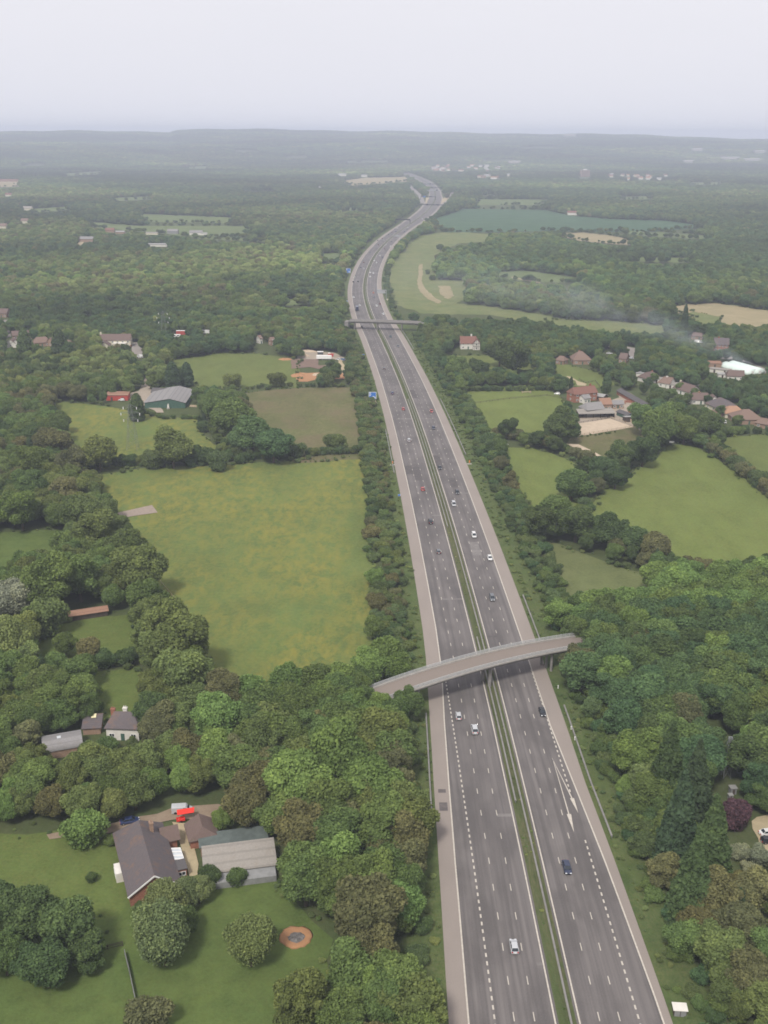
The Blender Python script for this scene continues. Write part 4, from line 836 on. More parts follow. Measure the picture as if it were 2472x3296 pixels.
house('barn with a red brown tiled roof and brick front behind the big grey barn', (1929, 1282), (1963, 1281), 6.6, 3.9, 8, 'brown_brick', 'rusty_roof', wins=3, name='barn', cat='barn'); house('low grey roofed brick range joined to the right of the red brown barn', (1969, 1289), (2003, 1288), 4.6, 2.9, 5, 'brown_brick', 'grey_sheet_roof', wins=3, name='stable', cat='stable')
house('big grey sheeted barn above the sand arena', (1888, 1297), (1932, 1293), 7.4, 4.4, 9.5, 'grey_sheet', 'grey_sheet_roof', (2, 0), (), 3, 0, 0, 'barn', 'barn', windows=False)
shed('long lean to shelter with a dark open front facing the sand arena', (1916, 1343), .10, 21, 6.0, 2.9, 4.2, 'dark_timber', 'pale_sheet_roof', 'shelter', 'shelter', True)
p0, p1 = g(1998, 1250, 3), g(2088, 1300, 3); house('long dark roofed stable row running diagonally behind the yard', (1998, 1250), (2086, 1299), 3.8, 2.5, 5.0, 'red_brick', 'dark_sheet_roof', windows=False, name='stable_row', cat='stable')
house('dark green roofed store beside the red container', (1996, 1318), (2030, 1331), 3.4, 2.4, 4.6, 'green_paint', 'dark_sheet_roof', windows=False, name='store', cat='shed'); shed('stable block with a pale grey roof and dark front right of the arena', (2046, 1356), .12, 14, 4.6, 3.2, 2.6, 'dark_timber', 'light_grey_roof', 'stable', 'stable')
simple('shipping_container', 'red shipping container with a white top in the farm yard', 'container', (2040, 1327), -.15, [('body', 'red_paint', [(-3.0, 3.0, -1.3, 1.3, 0, 2.5)]), ('cover', 'white_paint', [(-3.05, .6, -1.35, 1.35, 2.51, 2.8)]), ('door', 'signal_orange', [(3.0, 3.06, -1.1, -.05, .2, 2.3), (3.0, 3.06, .05, 1.1, .2, 2.3)])])
simple('pen', 'brick walled pen with pale timber rails in the far side of the farm yard', 'pen', (2035, 1300), -.12, [('wall', 'red_brick', [(-4.5, 4.5, 2.2, 2.5, 0, 1.5), (-4.5, -4.2, -2.5, 2.2, 0, 1.5)]), ('rail', 'pale_timber', [(-1, 4.5, -2.4, -2.2, .9, 1.2), (4.3, 4.5, -2.2, 2.1, .9, 1.2), (1.2, 1.4, -2.2, 2.1, .9, 1.2)])], note=False)
simple('wall_panel', 'low white wall panel lying in the hedge left of the bright pasture', 'wall', (1622, 1434), 0, [('panel', 'white_paint', [(-2.2, 2.2, -.2, .2, 0, .8)])], note=False); simple('horse_jump', 'little timber horse jump in the middle of the bright pasture', 'horse jump', (1694, 1265), .1, [('pole', 'sand', [(-2.5, 2.5, -.2, .2, .6, .9)]), ('stand', 'pale_timber', [(-2.8, -2.5, -1, 1, 0, 1.2), (2.5, 2.8, -1, 1, 0, 1.2)])], note=False)
simple('water_trough', 'small white water trough at the top corner of the large right pasture', 'trough', (2162, 1425), 0, [('tub', 'white_paint', [(-1.2, 1.2, -.5, .5, .1, .8)])])
# hamlet beyond the farm
house('brown roofed bungalow, farthest left of the hamlet row', (2076, 1200), (2100, 1195), 5.8, 2.9, 8, 'white_render', 'plain_tile_roof', (2, 2), [(.8, 0, .4, 'red_brick')], 2); shed('flat grey roofed garage left of the first hamlet bungalow', (2067, 1212), -.3, 8, 5, 2.5, 2.7, 'white_render', 'light_grey_roof', 'garage', 'garage')
house('bungalow with a white gable and brown roof, second along the hamlet row', (2138, 1212), (2166, 1216), 6.2, 3.0, 9, 'white_render', 'brown_tile_roof', (2, 0), [(.5, 0, .5, 'white_render')], 2); shed('pale grey sheet roofed garage below the second hamlet bungalow', (2127, 1231), -.35, 10, 5.5, 2.6, 2.8, 'white_render', 'pale_sheet_roof', 'garage', 'garage')
house('large bungalow with a tall white gable end facing right', (2192, 1228), (2240, 1243), 6.4, 2.9, 10, 'white_render', 'plain_tile_roof', (1, 0), [(.05, 0, .7, 'cream_render')], 3); shed('grey roofed garage with white doors before the tall white gable', (2168, 1248), -.15, 10, 5.5, 2.5, 2.8, 'white_render', 'pale_sheet_roof', 'garage', 'garage')
house('bungalow with two small white gables and an orange patch on its roof', (2232, 1264), (2278, 1265), 6.0, 2.9, 10, 'white_render', 'plain_tile_roof', (2, 1.5), [(.45, 0, .7, 'orange_tile_roof')], 3)
for u, lb in ((2275, 'small white porch gable on the left of the patched roof bungalow'), (2297, 'small white porch gable on the right of the patched roof bungalow')): p = g(u, 1272, 4.6); house(lb, (p.x, p.y - 3, 4.6), (p.x + .2, p.y + 3, 4.6), 4.6, 2.8, 4.6, 'white_render', 'plain_tile_roof', wins=1, at_px=False, doors=0, name='porch', cat='porch')
house('big dark grey hipped roof bungalow in the middle of the hamlet', (2318, 1279), (2344, 1290), 7.0, 2.9, 13, 'cream_render', 'slate_roof', (5, 5), (), 3); house('bungalow with an orange tan hipped roof below the grey one', (2347, 1307), (2372, 1307), 5.8, 2.8, 11, 'cream_render', 'orange_tile_roof', (3.5, 3.5), (), 2)
shed('small white walled outhouse left of the big grey hipped roof', (2296, 1305), -.15, 6, 4.5, 2.5, 2.8, 'white_render', 'pale_sheet_roof', 'outhouse', 'outbuilding'); house('long low brown roofed building with a white ridge nearest the hedge', (2269, 1321), (2330, 1317), 3.6, 2.3, 6.5, 'brown_brick', 'brown_tile_roof', windows=False, name='long_shed', cat='shed')
house('wide bungalow with a brown grey hipped roof at the right edge', (2393, 1318), (2412, 1318), 7.0, 2.9, 14, 'brown_brick', 'brown_tile_roof', (6, 6), (), 3); house('low brown house hidden by trees right of the last hamlet bungalow', (2452, 1345), (2480, 1350), 5, 2.8, 8, 'brown_brick', 'brown_tile_roof', (2, 2), (), 2)
house('brown roofed house in front of the pale polytunnels', (2345, 1191), (2394, 1193), 6, 3, 9, 'white_render', 'plain_tile_roof', (1, 0), (), 3); shed('white roofed glasshouse left of the polytunnels', (2318, 1199), -.5, 14, 5, 2.4, 2.6, 'white_render', 'pale_sheet_roof', 'glasshouse', 'glasshouse'); shed('pale grey roofed shed in front of the glasshouse', (2336, 1215), -.1, 11, 5, 2.4, 2.7, 'white_render', 'light_grey_roof'); shed('brown roofed store left of the pale polytunnels', (2298, 1180), -.1, 9, 6, 2.8, 3.4, 'brown_brick', 'rusty_roof', 'store', 'shed')
def polytunnel(label, A, B, r):
    a, b = g(*A, r), g(*B, r); d = b - a; c = (a + b)/2; c.z = 0; e = empty('polytunnel', c, math.atan2(d.y, d.x), label, 'polytunnel', 'pale polytunnels'); L = d.length; N = 12; mb = MB(); n = max(8, int(L/2.5))
    mb.loft([[(-L/2 + L*k/n, r*1.25*math.cos(PI*i/N), r*(.98 if k % 2 else 1.0)*math.sin(PI*i/N)) for i in range(N + 1)] for k in range(n + 1)]); mb.build('cover', 'polythene', e, True)
    for x in (-L/2 - .03, L/2 + .03): mb = MB(); mb.box(x - .03, x + .03, -1.1, 1.1, 0, 2.3); mb.build('door', 'white_paint', e)
    note_box(e)
polytunnel('pale green polytunnel, the nearer left one of the pair', (2336, 1163), (2424, 1187), 3.9); polytunnel('pale green polytunnel, the farther right one of the pair', (2358, 1160), (2448, 1185), 3.9)
house('tall red brick house with a plain grey brown roof near the smoke', (2300, 1087), (2346, 1089), 9.5, 5.4, 9.5, 'red_brick', 'slate_roof', (0, 0), [(.3, 0, .8, 'red_brick')], 4); house('low dark cottage behind the white parked cars near the smoke', (2233, 1070), (2259, 1072), 5, 2.8, 7, 'brown_brick', 'plain_tile_roof', (1, 1), (), 2)
for lb, uv, s in (('larger of the two pale garden sheds above the purple tree', (2357, 2553), 1.0), ('smaller of the two pale garden sheds above the purple tree', (2350, 2571), .7)): simple('garden_shed', lb, 'garden shed', uv, .1, [('wall', 'grey_sheet', [(-.75*s, .75*s, -.7*s, .7*s, 0, 1.7*s)]), ('roof', 'light_grey_roof', [(-.9*s, .9*s, -.85*s, .85*s, 1.705*s, 1.9*s)]), ('door', 'dark_timber', [(-.3*s, .3*s, -.73*s, -.702*s, .05, 1.5*s)])], 'garden sheds')
# ---- far buildings
def far_house(label, A, L, W, ze, zr, wall, roof, yaw=0, group=None, name='house', cat='house', n=2):
    p = g(*A); base = float(hill(p.x, p.y)); house(label, (p.x - L/2*math.cos(yaw), p.y - L/2*math.sin(yaw), 0), (p.x + L/2*math.cos(yaw), p.y + L/2*math.sin(yaw), 0), zr, ze, W, wall, roof, wins=n, at_px=False, doors=0, name=name, cat=cat, group=group, windows=False)
far_house('long low white barn roof in the far left fields, farther from the road', (505, 793), 30, 8, 3, 4.2, 'white_render', 'light_grey_roof', .0, None, 'barn', 'barn')
for lb, A, L, W, ze, zr, w, r in (('dark red roofed farmhouse in the far left field', (355, 748), 14, 8, 4, 7, 'brown_brick', 'red_tile_roof'), ('low white barn beside the red roofed far farmhouse', (388, 752), 14, 7, 3, 4.4, 'brown_brick', 'light_grey_roof'), ('white windowed stable in the far left field', (490, 755), 19, 6, 3, 4.0, 'cream_render', 'pale_sheet_roof'), ('grey roofed barn between two round trees in the far left field', (557, 752), 17, 12, 4.5, 7, 'grey_sheet', 'grey_sheet_roof'), ('grey barn with white end at the right of the far farm', (632, 756), 20, 12, 4, 7, 'white_render', 'grey_sheet_roof'), ('white van sized outbuilding right of the last far barn', (658, 757), 9, 5, 3, 4, 'white_render', 'light_grey_roof'), ('farmhouse with a grey roof at the end of the pale lane', (280, 778), 20, 10, 4.5, 7.5, 'brown_brick', 'grey_sheet_roof')): far_house(lb, A, L, W, ze, zr, w, r, 0, None, 'farm_building', 'farm building')
for lb, A, L, w, r in (('pinkish house with a white upper window deep in the left woods', (82, 718), 13, 'cream_render', 'brown_tile_roof'), ('pale house low in the woods at the left edge', (10, 735), 14, 'cream_render', 'brown_tile_roof'), ('flat pale building in the woods above the pinkish house', (90, 677), 18, 'cream_render', 'pale_sheet_roof'), ('red roofed house under the tan field at the left edge', (26, 632), 20, 'cream_render', 'red_tile_roof'), ('red roofed barn along the top of the far tan field', (30, 585), 60, 'brown_brick', 'red_tile_roof')): far_house(lb, A, L, 12, 4.5, 8, w, r)
far_house('white barn above the far tan field beside the motorway', (1103, 566), 34, 16, 6, 9, 'white_render', 'light_grey_roof', 0, None, 'barn', 'barn'); far_house('smaller white barn right of the other above the far tan field', (1173, 569), 28, 16, 5, 8, 'white_render', 'light_grey_roof', 0, None, 'barn', 'barn'); far_house('tiny white hut in the woods below the far tan field', (1029, 603), 14, 9, 4, 6, 'white_render', 'light_grey_roof')
far_house('lone pink and white farmhouse beside the dark green crop field', (1841, 692), 20, 10, 5, 8, 'white_render', 'red_tile_roof')
def tower():
    p = g(1882, 569); e = empty('tower_block', p, .25, 'pinkish brick tower block standing above the trees on the far right', 'tower block'); mb = MB(); mb.box(-17, 17, -10, 10, -3, 25); mb.build('wall', 'brown_brick', e)
    mb = MB(); mb.box(-6, 6, -5, 5, 25, 29); mb.build('roof_housing', 'white_render', e); mb = MB(); mb.box(-17.5, 17.5, -10.5, 10.5, 25.01, 25.6); mb.build('roof', 'pale_concrete', e)
    for k in range(7):
        mb = MB()
        for i in range(8): mb.box(-15.6 + i*4, -13.4 + i*4, -10.08, -9.98, 1.5 + k*3.3, 3.2 + k*3.3)
        mb.build('window', 'glass', e)
    note_box(e, 0)
tower()
rnd = random.Random(21)
for i, (u, v, L, lb) in enumerate(((2215, 535, 60, 'white warehouse, leftmost of the far right group'), (2238, 523, 70, 'white warehouse behind the leftmost far one'), (2345, 531, 110, 'long white warehouse in the middle of the far right group'), (2418, 533, 90, 'bright white warehouse at the right end of the far group'), (2440, 526, 60, 'white warehouse behind the right end one'), (1830, 499, 140, 'faint white industrial roofs below the hazy ridge'), (1655, 538, 60, 'long white roof left of the tower block'))): far_house(lb, (u, v), L, 30, 9, 12, 'pale_concrete', 'pale_concrete', 0, 'far white warehouses', 'warehouse', 'warehouse')
for i in range(46):     # the far town
    if i < 30: u, v = rnd.uniform(1385, 1630), rnd.uniform(541, 552)
    else: u, v = rnd.uniform(1960, 2160), rnd.uniform(560, 580)
    if i % 7 == 0: u, v = rnd.uniform(1540, 1640), rnd.uniform(566, 582)
    far_house('small pale walled house among the trees of the far town', (u, v), rnd.uniform(12, 24), 10, 5.5, 9, rnd.choice(['white_render', 'cream_render', 'white_render', 'brown_brick']), rnd.choice(['orange_tile_roof', 'red_tile_roof', 'brown_tile_roof', 'light_grey_roof']), rnd.uniform(-.5, .5), 'houses of the far town')
# ---- pylons and the mast
flat_mat('pylon_steel', (.17, .18, .17), .6, .3)
def pylon(label, uv, H, W, arms, rz=0, name='pylon', cat='pylon', group='lattice pylons'):
    b = g(*uv); e = empty(name, b, rz, label, cat, group); mb = MB(); lv_ = [0, .3, .52, .70, .84, 1.0]; ww = lambda t: W*(1 - t)**.8/2 + .35; t_ = .075 if H > 12 else .17
    C = [[Vector((sx*ww(t), sy*ww(t), H*t)) for sx, sy in ((-1, -1), (1, -1), (1, 1), (-1, 1))] for t in lv_]
    for a, c in zip(C, C[1:]):
        for i in range(4): j = (i + 1) % 4; mb.bar(a[i], c[i], t_*1.3); mb.bar(a[i], c[j], t_*.7); mb.bar(a[j], c[i], t_*.7); mb.bar(c[i], c[j], t_*.7)
    mb.build('lattice', 'pylon_steel' if H > 12 else 'galvanised_steel', e)
    for t, l in arms:
        z = H*t; am = MB()
        for s in (-1, 1):
            for y in (-.4, .4): am.bar((s*.4, y, z), (s*l, 0, z + .3), t_*.8); am.bar((s*.4, y, z + 1.3), (s*l, 0, z + .3), t_*.7)
        a_ = am.build('cross_arm', 'pylon_steel', e); ib = MB()
        for s in (-1, 1):
            for k in range(4): ib.cyl((s*l, 0, z - .3*k - .1), (s*l, 0, z - .3*k + .12), .24, .24, 8)
        ib.build('insulator', 'white_paint', a_)
pylon('grey lattice pylon standing in the yellow flecked meadow behind the hedge', (428, 1447), 24, 4.6, [(.66, 3.6), (.80, 4.8), (.93, 3.4)]); pylon('grey lattice pylon among the trees right of the big cream house', (530, 1105), 25, 4.6, [(.66, 3.6), (.80, 4.8), (.93, 3.4)])
pylon('slim grey lattice mast rising from the right hand wood', (2336, 2500), 11.5, 1.1, [], 0, 'mast', 'mast', None)
# ================================================================== VEHICLES
def car_proto(kind):
    S = dict(hatch=(3.9, .84, 1.46, .78, -.02, -.98), saloon=(4.5, .87, 1.42, .95, .10, -.70), estate=(4.6, .87, 1.48, 1.0, .12, -1.0), suv=(4.5, .92, 1.78, .95, .12, -1.0), mpv=(4.4, .9, 1.66, .75, -.0, -1.0))[kind]
    L, w, H, bon, _, rear = S; e = bpy.data.objects.new('car', None); COL.objects.link(e); hl = L/2; belt = .92 if kind != 'suv' else 1.08; cl = .22 if kind != 'suv' else .3
    st = [(-hl, .80, .38, belt - .22), (-hl + .12, .93, cl, belt - .02), (-hl + .7, 1, cl, belt + .02), (-.2, 1, cl, belt), (hl - bon - .5, 1, cl, belt - .02), (hl - .65, .98, cl, belt - .14), (hl - .15, .90, cl + .02, belt - .24), (hl, .76, .36, belt - .38)]
    mb = MB(); rings = []
    for y, k, zb, zt in st:
        W_ = w*k; rings.append([(-W_*.90, y, zb), (W_*.90, y, zb), (W_, y, zb + .18), (W_, y, zt - .14), (W_*.90, y, zt), (-W_*.90, y, zt), (-W_, y, zt - .14), (-W_, y, zb + .18)])
    mb.loft(rings)
    yb0 = -hl + (.08 if kind in ('hatch', 'estate', 'suv', 'mpv') else .55); yt0 = -hl + (.45 if kind in ('hatch', 'suv') else .35 if kind in ('estate', 'mpv') else 1.15)
    yb1 = hl - bon; yt1 = yb1 - .75; wt, wb = w*.72, w*.90; zb, zt = belt - .03, H
    mb.hexa([(-wt, yt0, zt - .05), (wt, yt0, zt - .05), (wt, yt1, zt - .05), (-wt, yt1, zt - .05), (-wt*.92, yt0 + .12, zt + .02), (wt*.92, yt0 + .12, zt + .02), (wt*.92, yt1 - .12, zt + .02), (-wt*.92, yt1 - .12, zt + .02)])
    for s in (-1, 1):
        for (y0, z0, x0), (y1, z1, x1) in (((yb0, zb, wb), (yt0, zt - .03, wt)), ((yb1, zb, wb), (yt1, zt - .03, wt)), ((-.1, zb, wb), (-.1, zt - .03, wt))): mb.bar((s*x0, y0, z0), (s*x1, y1, z1), .09, .09)
    mb.build('body', 'car_paint', e)
    def gl(name, P, t=.02): b = MB(); b.quad(*P); b.build(name, 'glass', e)
    gl('windscreen', [(-wb*.96, yb1 - .02, zb), (wb*.96, yb1 - .02, zb), (wt*.96, yt1, zt - .06), (-wt*.96, yt1, zt - .06)]); gl('rear_window', [(-wb*.94, yb0 + .02, zb), (wb*.94, yb0 + .02, zb), (wt*.94, yt0, zt - .06), (-wt*.94, yt0, zt - .06)])
    for s in (-1, 1): gl('side_window', [(s*wb*.98, yb0 + .05, zb), (s*wb*.98, yb1 - .05, zb), (s*wt*.98, yt1 - .02, zt - .06), (s*wt*.98, yt0 + .02, zt - .06)])
    for y in (-hl + .78, hl - .82):
        for s in (-1, 1):
            b = MB(); r = .33 if kind != 'suv' else .38; b.cyl((s*(w - .19), y, r), (s*(w + .005), y, r), r, r, 12); wo = b.build('wheel', 'tyre_rubber', e); b = MB(); b.cyl((s*(w - .0), y, r), (s*(w + .018), y, r), r*.62, r*.55, 10); b.build('rim', 'wheel_metal', wo)
    for s in (-1, 1):
        b = MB(); b.box(s*w*.58 - .20, s*w*.58 + .20, hl - .16, hl + .02, belt - .44, belt - .26); b.build('headlight', 'clear_lamp', e); b = MB(); b.box(s*w*.66 - .15, s*w*.66 + .15, -hl - .02, -hl + .14, belt - .34, belt - .10); b.build('tail_light', 'red_lamp', e)
    b = MB(); b.box(-.26, .26, -hl - .03, -hl + .04, .50, .62); b.build('number_plate', 'white_paint', e)
    return e
def van_proto(tall=True):
    e = bpy.data.objects.new('van', None); COL.objects.link(e); L, w, H = 4.9, .95, 2.0; mb = MB(); hl = L/2
    mb.loft([[(-w*k, y, .3), (w*k, y, .3), (w*k, y, zt - .25), (w*k*.86, y, zt), (-w*k*.86, y, zt), (-w*k, y, zt - .25)] for y, k, zt in ((-hl, .96, H - .05), (-hl + .1, 1, H), (.8, 1, H), (1.0, 1, H - .05), (1.75, .98, 1.15), (hl - .1, .94, .98), (hl, .85, .8))]); mb.build('body', 'car_paint', e)
    b = MB(); b.quad((-w*.84, 1.76, 1.18), (w*.84, 1.76, 1.18), (w*.78, 1.12, H - .20), (-w*.78, 1.12, H - .20)); b.build('windscreen', 'glass', e)
    b = MB(); b.box(-w*.8, w*.8, -hl - .02, -hl + .02, 1.15, 1.75); b.build('rear_window', 'glass', e)
    for s in (-1, 1): b = MB(); b.box(min(s*w, s*(w + .015)), max(s*w, s*(w + .015)), .35, 1.2, 1.15, 1.66); b.build('side_window', 'glass', e)
    for y in (-1.5, 1.6):
        for s in (-1, 1): b = MB(); b.cyl((s*(w - .2), y, .36), (s*(w + .01), y, .36), .36, .36, 12); b.build('wheel', 'tyre_rubber', e)
    for s in (-1, 1): b = MB(); b.box(s*.62 - .2, s*.62 + .2, hl - .16, hl + .01, .58, .76); b.build('headlight', 'clear_lamp', e); b = MB(); b.box(s*.84 - .08, s*.84 + .08, -hl - .02, -hl + .1, .6, 1.1); b.build('tail_light', 'red_lamp', e)
    return e
def lorry_proto():
    e = bpy.data.objects.new('lorry', None); COL.objects.link(e); b = MB(); b.box(-1.25, 1.25, -5.5, 2.4, 1.1, 4.0); b.build('cargo_box', 'car_paint', e); b = MB()
    b.loft([[(-1.2, y, z0), (1.2, y, z0), (1.2, y, z1), (-1.2, y, z1)] for y, z0, z1 in ((2.6, .6, 3.2), (4.2, .6, 3.1), (4.75, .6, 2.2), (4.8, .6, 1.2))]); b.build('cab', 'white_paint', e); b = MB(); b.quad((-1.1, 4.77, 2.15), (1.1, 4.77, 2.15), (1.1, 4.25, 3.0), (-1.1, 4.25, 3.0)); b.build('windscreen', 'glass', e)
    for y in (-4.2, -3.0, 3.6):
        for s in (-1, 1): b = MB(); b.cyl((s*.95, y, .5), (s*1.24, y, .5), .5, .5, 10); b.build('wheel', 'tyre_rubber', e)
    b = MB(); b.box(-1, 1, -5.3, 3, .6, 1.09); b.build('chassis', 'dark_steel', e); return e
PROTO = {}; PTREE = {}; USED = set()
for k in ('hatch', 'saloon', 'estate', 'suv', 'mpv'): PROTO[k] = car_proto(k)
PROTO['van'] = van_proto(); PROTO['lorry'] = lorry_proto()
# distant cars: one joined mesh with painted body, glass band and tyres
def far_car_mesh():
    me = bpy.data.meshes.new('car'); v = []; f = []; mi = []; mts = ['car_paint', 'glass', 'tyre_rubber']
    mb = MB(); w, L = .9, 4.3
    mb.loft([[(-w*k, y, .25), (w*k, y, .25), (w*k, y, z), (-w*k, y, z)] for y, k, z in ((-L/2, .9, .8), (-L/2 + .2, 1, .95), (.7, 1, .95), (1.9, .95, .75), (L/2, .85, .6))], 0)
    mb.hexa([(-.82, -1.9, .94), (.82, -1.9, .94), (.82, 1.0, .94), (-.82, 1.0, .94), (-.68, -1.5, 1.38), (.68, -1.5, 1.38), (.68, .3, 1.38), (-.68, .3, 1.38)], 1); mb.box(-.67, .67, -1.48, .28, 1.385, 1.46, 0)
    for y in (-1.35, 1.35):
        for s in (-1, 1): mb.cyl((s*.7, y, .32), (s*.93, y, .32), .32, .32, 8, 2)
    ob = mb.build('car', mts); return ob
FARCAR = far_car_mesh(); bpy.context.view_layer.update()
for k in PROTO: PTREE[k] = tree_of(PROTO[k])
PAINT = dict(silver=(.52, .53, .54), white=(.74, .74, .72), red=(.42, .045, .03), blue=(.03, .05, .14), black=(.022, .024, .028), grey=(.13, .14, .15), teal=(.05, .09, .10), darkred=(.16, .03, .03), pale=(.60, .61, .60), greengrey=(.22, .27, .24), lblue=(.12, .22, .36), darkblue=(.025, .035, .075), orange=(.45, .12, .05))
def paint(ob, c):
    ob.color = PAINT[c] + (1,)
    for ch in ob.children: paint(ch, c)
def vehicle(kind, loc, yaw, color, label, group=None, cat=None, far=False):
    if far: 
        if 'far' not in USED: ob = FARCAR; USED.add('far')
        else: ob = FARCAR.copy(); COL.objects.link(ob)
    elif kind not in USED: ob = PROTO[kind]; USED.add(kind)
    else: ob = copy_tree(PROTO[kind], PTREE[kind])
    ob.location = loc; ob.rotation_euler = (0, 0, yaw); tag(ob, label, cat or ('van' if kind == 'van' else 'lorry' if kind == 'lorry' else 'car'))
    if group: ob['group'] = group
    elif 'group' in ob: del ob['group']
    def rec(q):
        q.color = PAINT[color] + (1,)
        for c in q.children: rec(c)
    VEH.append((ob, color)); return ob
VEH = []
def road_car(u, v, kind, color, label, side, far=False):
    p = g(u, v, .7); x, t, n = cpos(p.y); yaw = math.atan2(-t[0], t[1])
    if side == 'R': yaw += PI
    vehicle(kind, (p.x, p.y, .165), yaw, color, label, 'vehicles on the motorway', far=far)
NEAR = [
 (1654.5, 3046, 'hatch', 'silver', 'L', 'silver hatchback with red tail lights, nearest the bottom of the photo'),
 (1824.6, 2791, 'saloon', 'darkblue', 'R', 'dark blue saloon coming toward the viewer below the white painted arrows'),
 (1475.4, 2304, 'hatch', 'silver', 'L', 'silver hatchback in the nearside lanes just below the curved bridge'),
 (1527.4, 2348, 'suv', 'silver', 'L', 'tall silver car with a dark rear, following just below the curved bridge'),
 (1745.6, 2291, 'saloon', 'black', 'R', 'black saloon drifting onto the dashed taper line below the bridge'),
 (1584, 1923.6, 'estate', 'grey', 'R', 'dark grey estate approaching the curved bridge from beyond'),
 (1576.5, 1795, 'saloon', 'white', 'R', 'white saloon in the lane beside the right hard shoulder'),
 (1525.4, 1722.5, 'mpv', 'white', 'R', 'white people carrier leading the white saloon'),
 (1411.4, 1775, 'hatch', 'grey', 'L', 'grey hatchback just passing the pale road joint'),
 (1385.4, 1679, 'suv', 'black', 'L', 'black off roader going away beside the big meadow'),
 (1360.3, 1574, 'hatch', 'red', 'L', 'bright red hatchback going away beside the big meadow'),
 (1471.4, 1584, 'hatch', 'black', 'R', 'dark hatchback just ahead of the silver people carrier'),
 (1460.4, 1622, 'mpv', 'silver', 'R', 'silver people carrier in the middle lane beyond the white one'),
 (1415.4, 1505, 'saloon', 'black', 'R', 'dark saloon hugging the central reservation opposite the phone post'),
 (1316.3, 1416.7, 'estate', 'silver', 'L', 'silver estate car between the two red cars ahead and behind'),
 (1395.4, 1377.7, 'hatch', 'darkblue', 'R', 'dark blue car with a pale bonnet following the red one'),
 (1388.9, 1323.7, 'hatch', 'red', 'R', 'red car coming toward the viewer level with the other red car'),
 (1297.8, 1316, 'hatch', 'red', 'L', 'dull red car going away past the blue direction sign'),
 (1262.8, 1265, 'hatch', 'blue', 'L', 'dark blue car passing the large blue direction sign'),
 (1236.3, 1186.6, 'hatch', 'grey', 'L', 'dark grey car alone between the sign and the flat bridge'),
 (1281.3, 1114, 'saloon', 'grey', 'R', 'dark saloon, second car on this side of the flat bridge'),
 (1257.3, 1083.5, 'estate', 'teal', 'R', 'dark teal car just this side of the flat bridge'),
 (1164.7, 1051.5, 'saloon', 'black', 'L', 'dark car emerging on the left from under the flat bridge'),
]
for u, v, k, c, s, lb in NEAR: road_car(u, v, k, c, lb, s)
FARC = [(1148.8, 997, 'lorry', 'darkblue', 'L'), (1233.9, 1010, '', 'white', 'R'), (1141, 892, '', 'white', 'L'), (1137.4, 906.8, '', 'black', 'L'), (1152.4, 905.6, '', 'black', 'L'), (1171, 864.6, '', 'silver', 'L'), (1162, 860.4, '', 'grey', 'L'), (1170.5, 844.7, '', 'darkred', 'L'), (1223.6, 823, '', 'white', 'R'), (1231.4, 828.4, '', 'blue', 'R'), (1204.6, 838.7, '', 'white', 'R'), (1212, 845.3, '', 'pale', 'R'), (1191.4, 877.3, '', 'white', 'R'), (1201.9, 879, '', 'white', 'R'), (1191.3, 890, '', 'white', 'R'), (1215, 934.5, '', 'greengrey', 'R'), (1201.9, 941.8, '', 'orange', 'R'), (1204.3, 956.8, '', 'grey', 'R'), (1138.6, 956.8, '', 'white', 'L'), (1157.5, 982.7, '', 'white', 'L'), (1212, 984.2, '', 'white', 'R'), (1223, 977.3, '', 'darkred', 'R'),
 (1191.3, 812, '', 'grey', 'L'), (1218.7, 787.8, '', 'darkred', 'L'), (1216.4, 773.7, '', 'black', 'L'), (1236, 772.9, '', 'silver', 'L'), (1231, 768, '', 'darkred', 'L'), (1250.9, 755, '', 'grey', 'L'), (1261.8, 754.9, '', 'greengrey', 'L'), (1261.8, 747.8, '', 'darkred', 'L'), (1274.4, 745.4, '', 'blue', 'L'), (1270.5, 737.6, '', 'grey', 'L'), (1279, 733.7, '', 'white', 'L'), (1290, 720.4, '', 'silver', 'L'), (1242.2, 786.2, '', 'pale', 'R'), (1256.8, 792.5, '', 'white', 'R'), (1238.3, 801, '', 'darkred', 'R'), (1261, 777.6, '', 'black', 'R'), (1278.3, 759, '', 'white', 'R'), (1301.8, 746, '', 'blue', 'R'), (1312.5, 732, '', 'white', 'R'), (1310.4, 738.4, '', 'black', 'R'), (1359.8, 704.7, '', 'white', 'R'), (1436, 648, '', 'white', 'R'), (1420.2, 663, '', 'white', 'R'), (1417, 649.7, '', 'pale', 'R'), (1409, 615, '', 'white', 'R')]
CNAME = dict(white='white', silver='silver', pale='pale silver', black='black', grey='grey', darkred='dark red', blue='blue', greengrey='green grey', orange='rust orange', darkblue='dark blue')
ordw = ['first', 'second', 'third', 'fourth', 'fifth', 'sixth', 'seventh', 'eighth', 'ninth', 'tenth', 'eleventh', 'twelfth', 'thirteenth', 'fourteenth', 'fifteenth', 'sixteenth', 'seventeenth', 'eighteenth', 'nineteenth', 'twentieth']
cnt = {}
for u, v, k, c, s in sorted(FARC, key=lambda q: -q[1]):
    key = (c, s); cnt[key] = cnt.get(key, 0) + 1; side = 'going away in the left carriageway' if s == 'L' else 'coming closer in the right carriageway'
    lb = ('dark blue lorry with a white cab just beyond the flat bridge' if k else f'{ordw[cnt[key]-1]} {CNAME[c]} car beyond the flat bridge {side}'); road_car(u, v, k or 'x', c, lb, s, far=not k)
def parked(u, v, yaw, kind, color, label, cat=None):
    p = g(u, v, .7); ob = vehicle(kind, (p.x, p.y, .13), yaw, color, label, 'parked vehicles', cat); note_box(ob, 0)
parked(586, 2607, -1.45, 'van', 'silver', 'silver van parked on the lane above the red awning'); parked(417, 2641, -1.25, 'saloon', 'blue', 'dark blue car parked on the lane behind the slate roofed farmhouse')
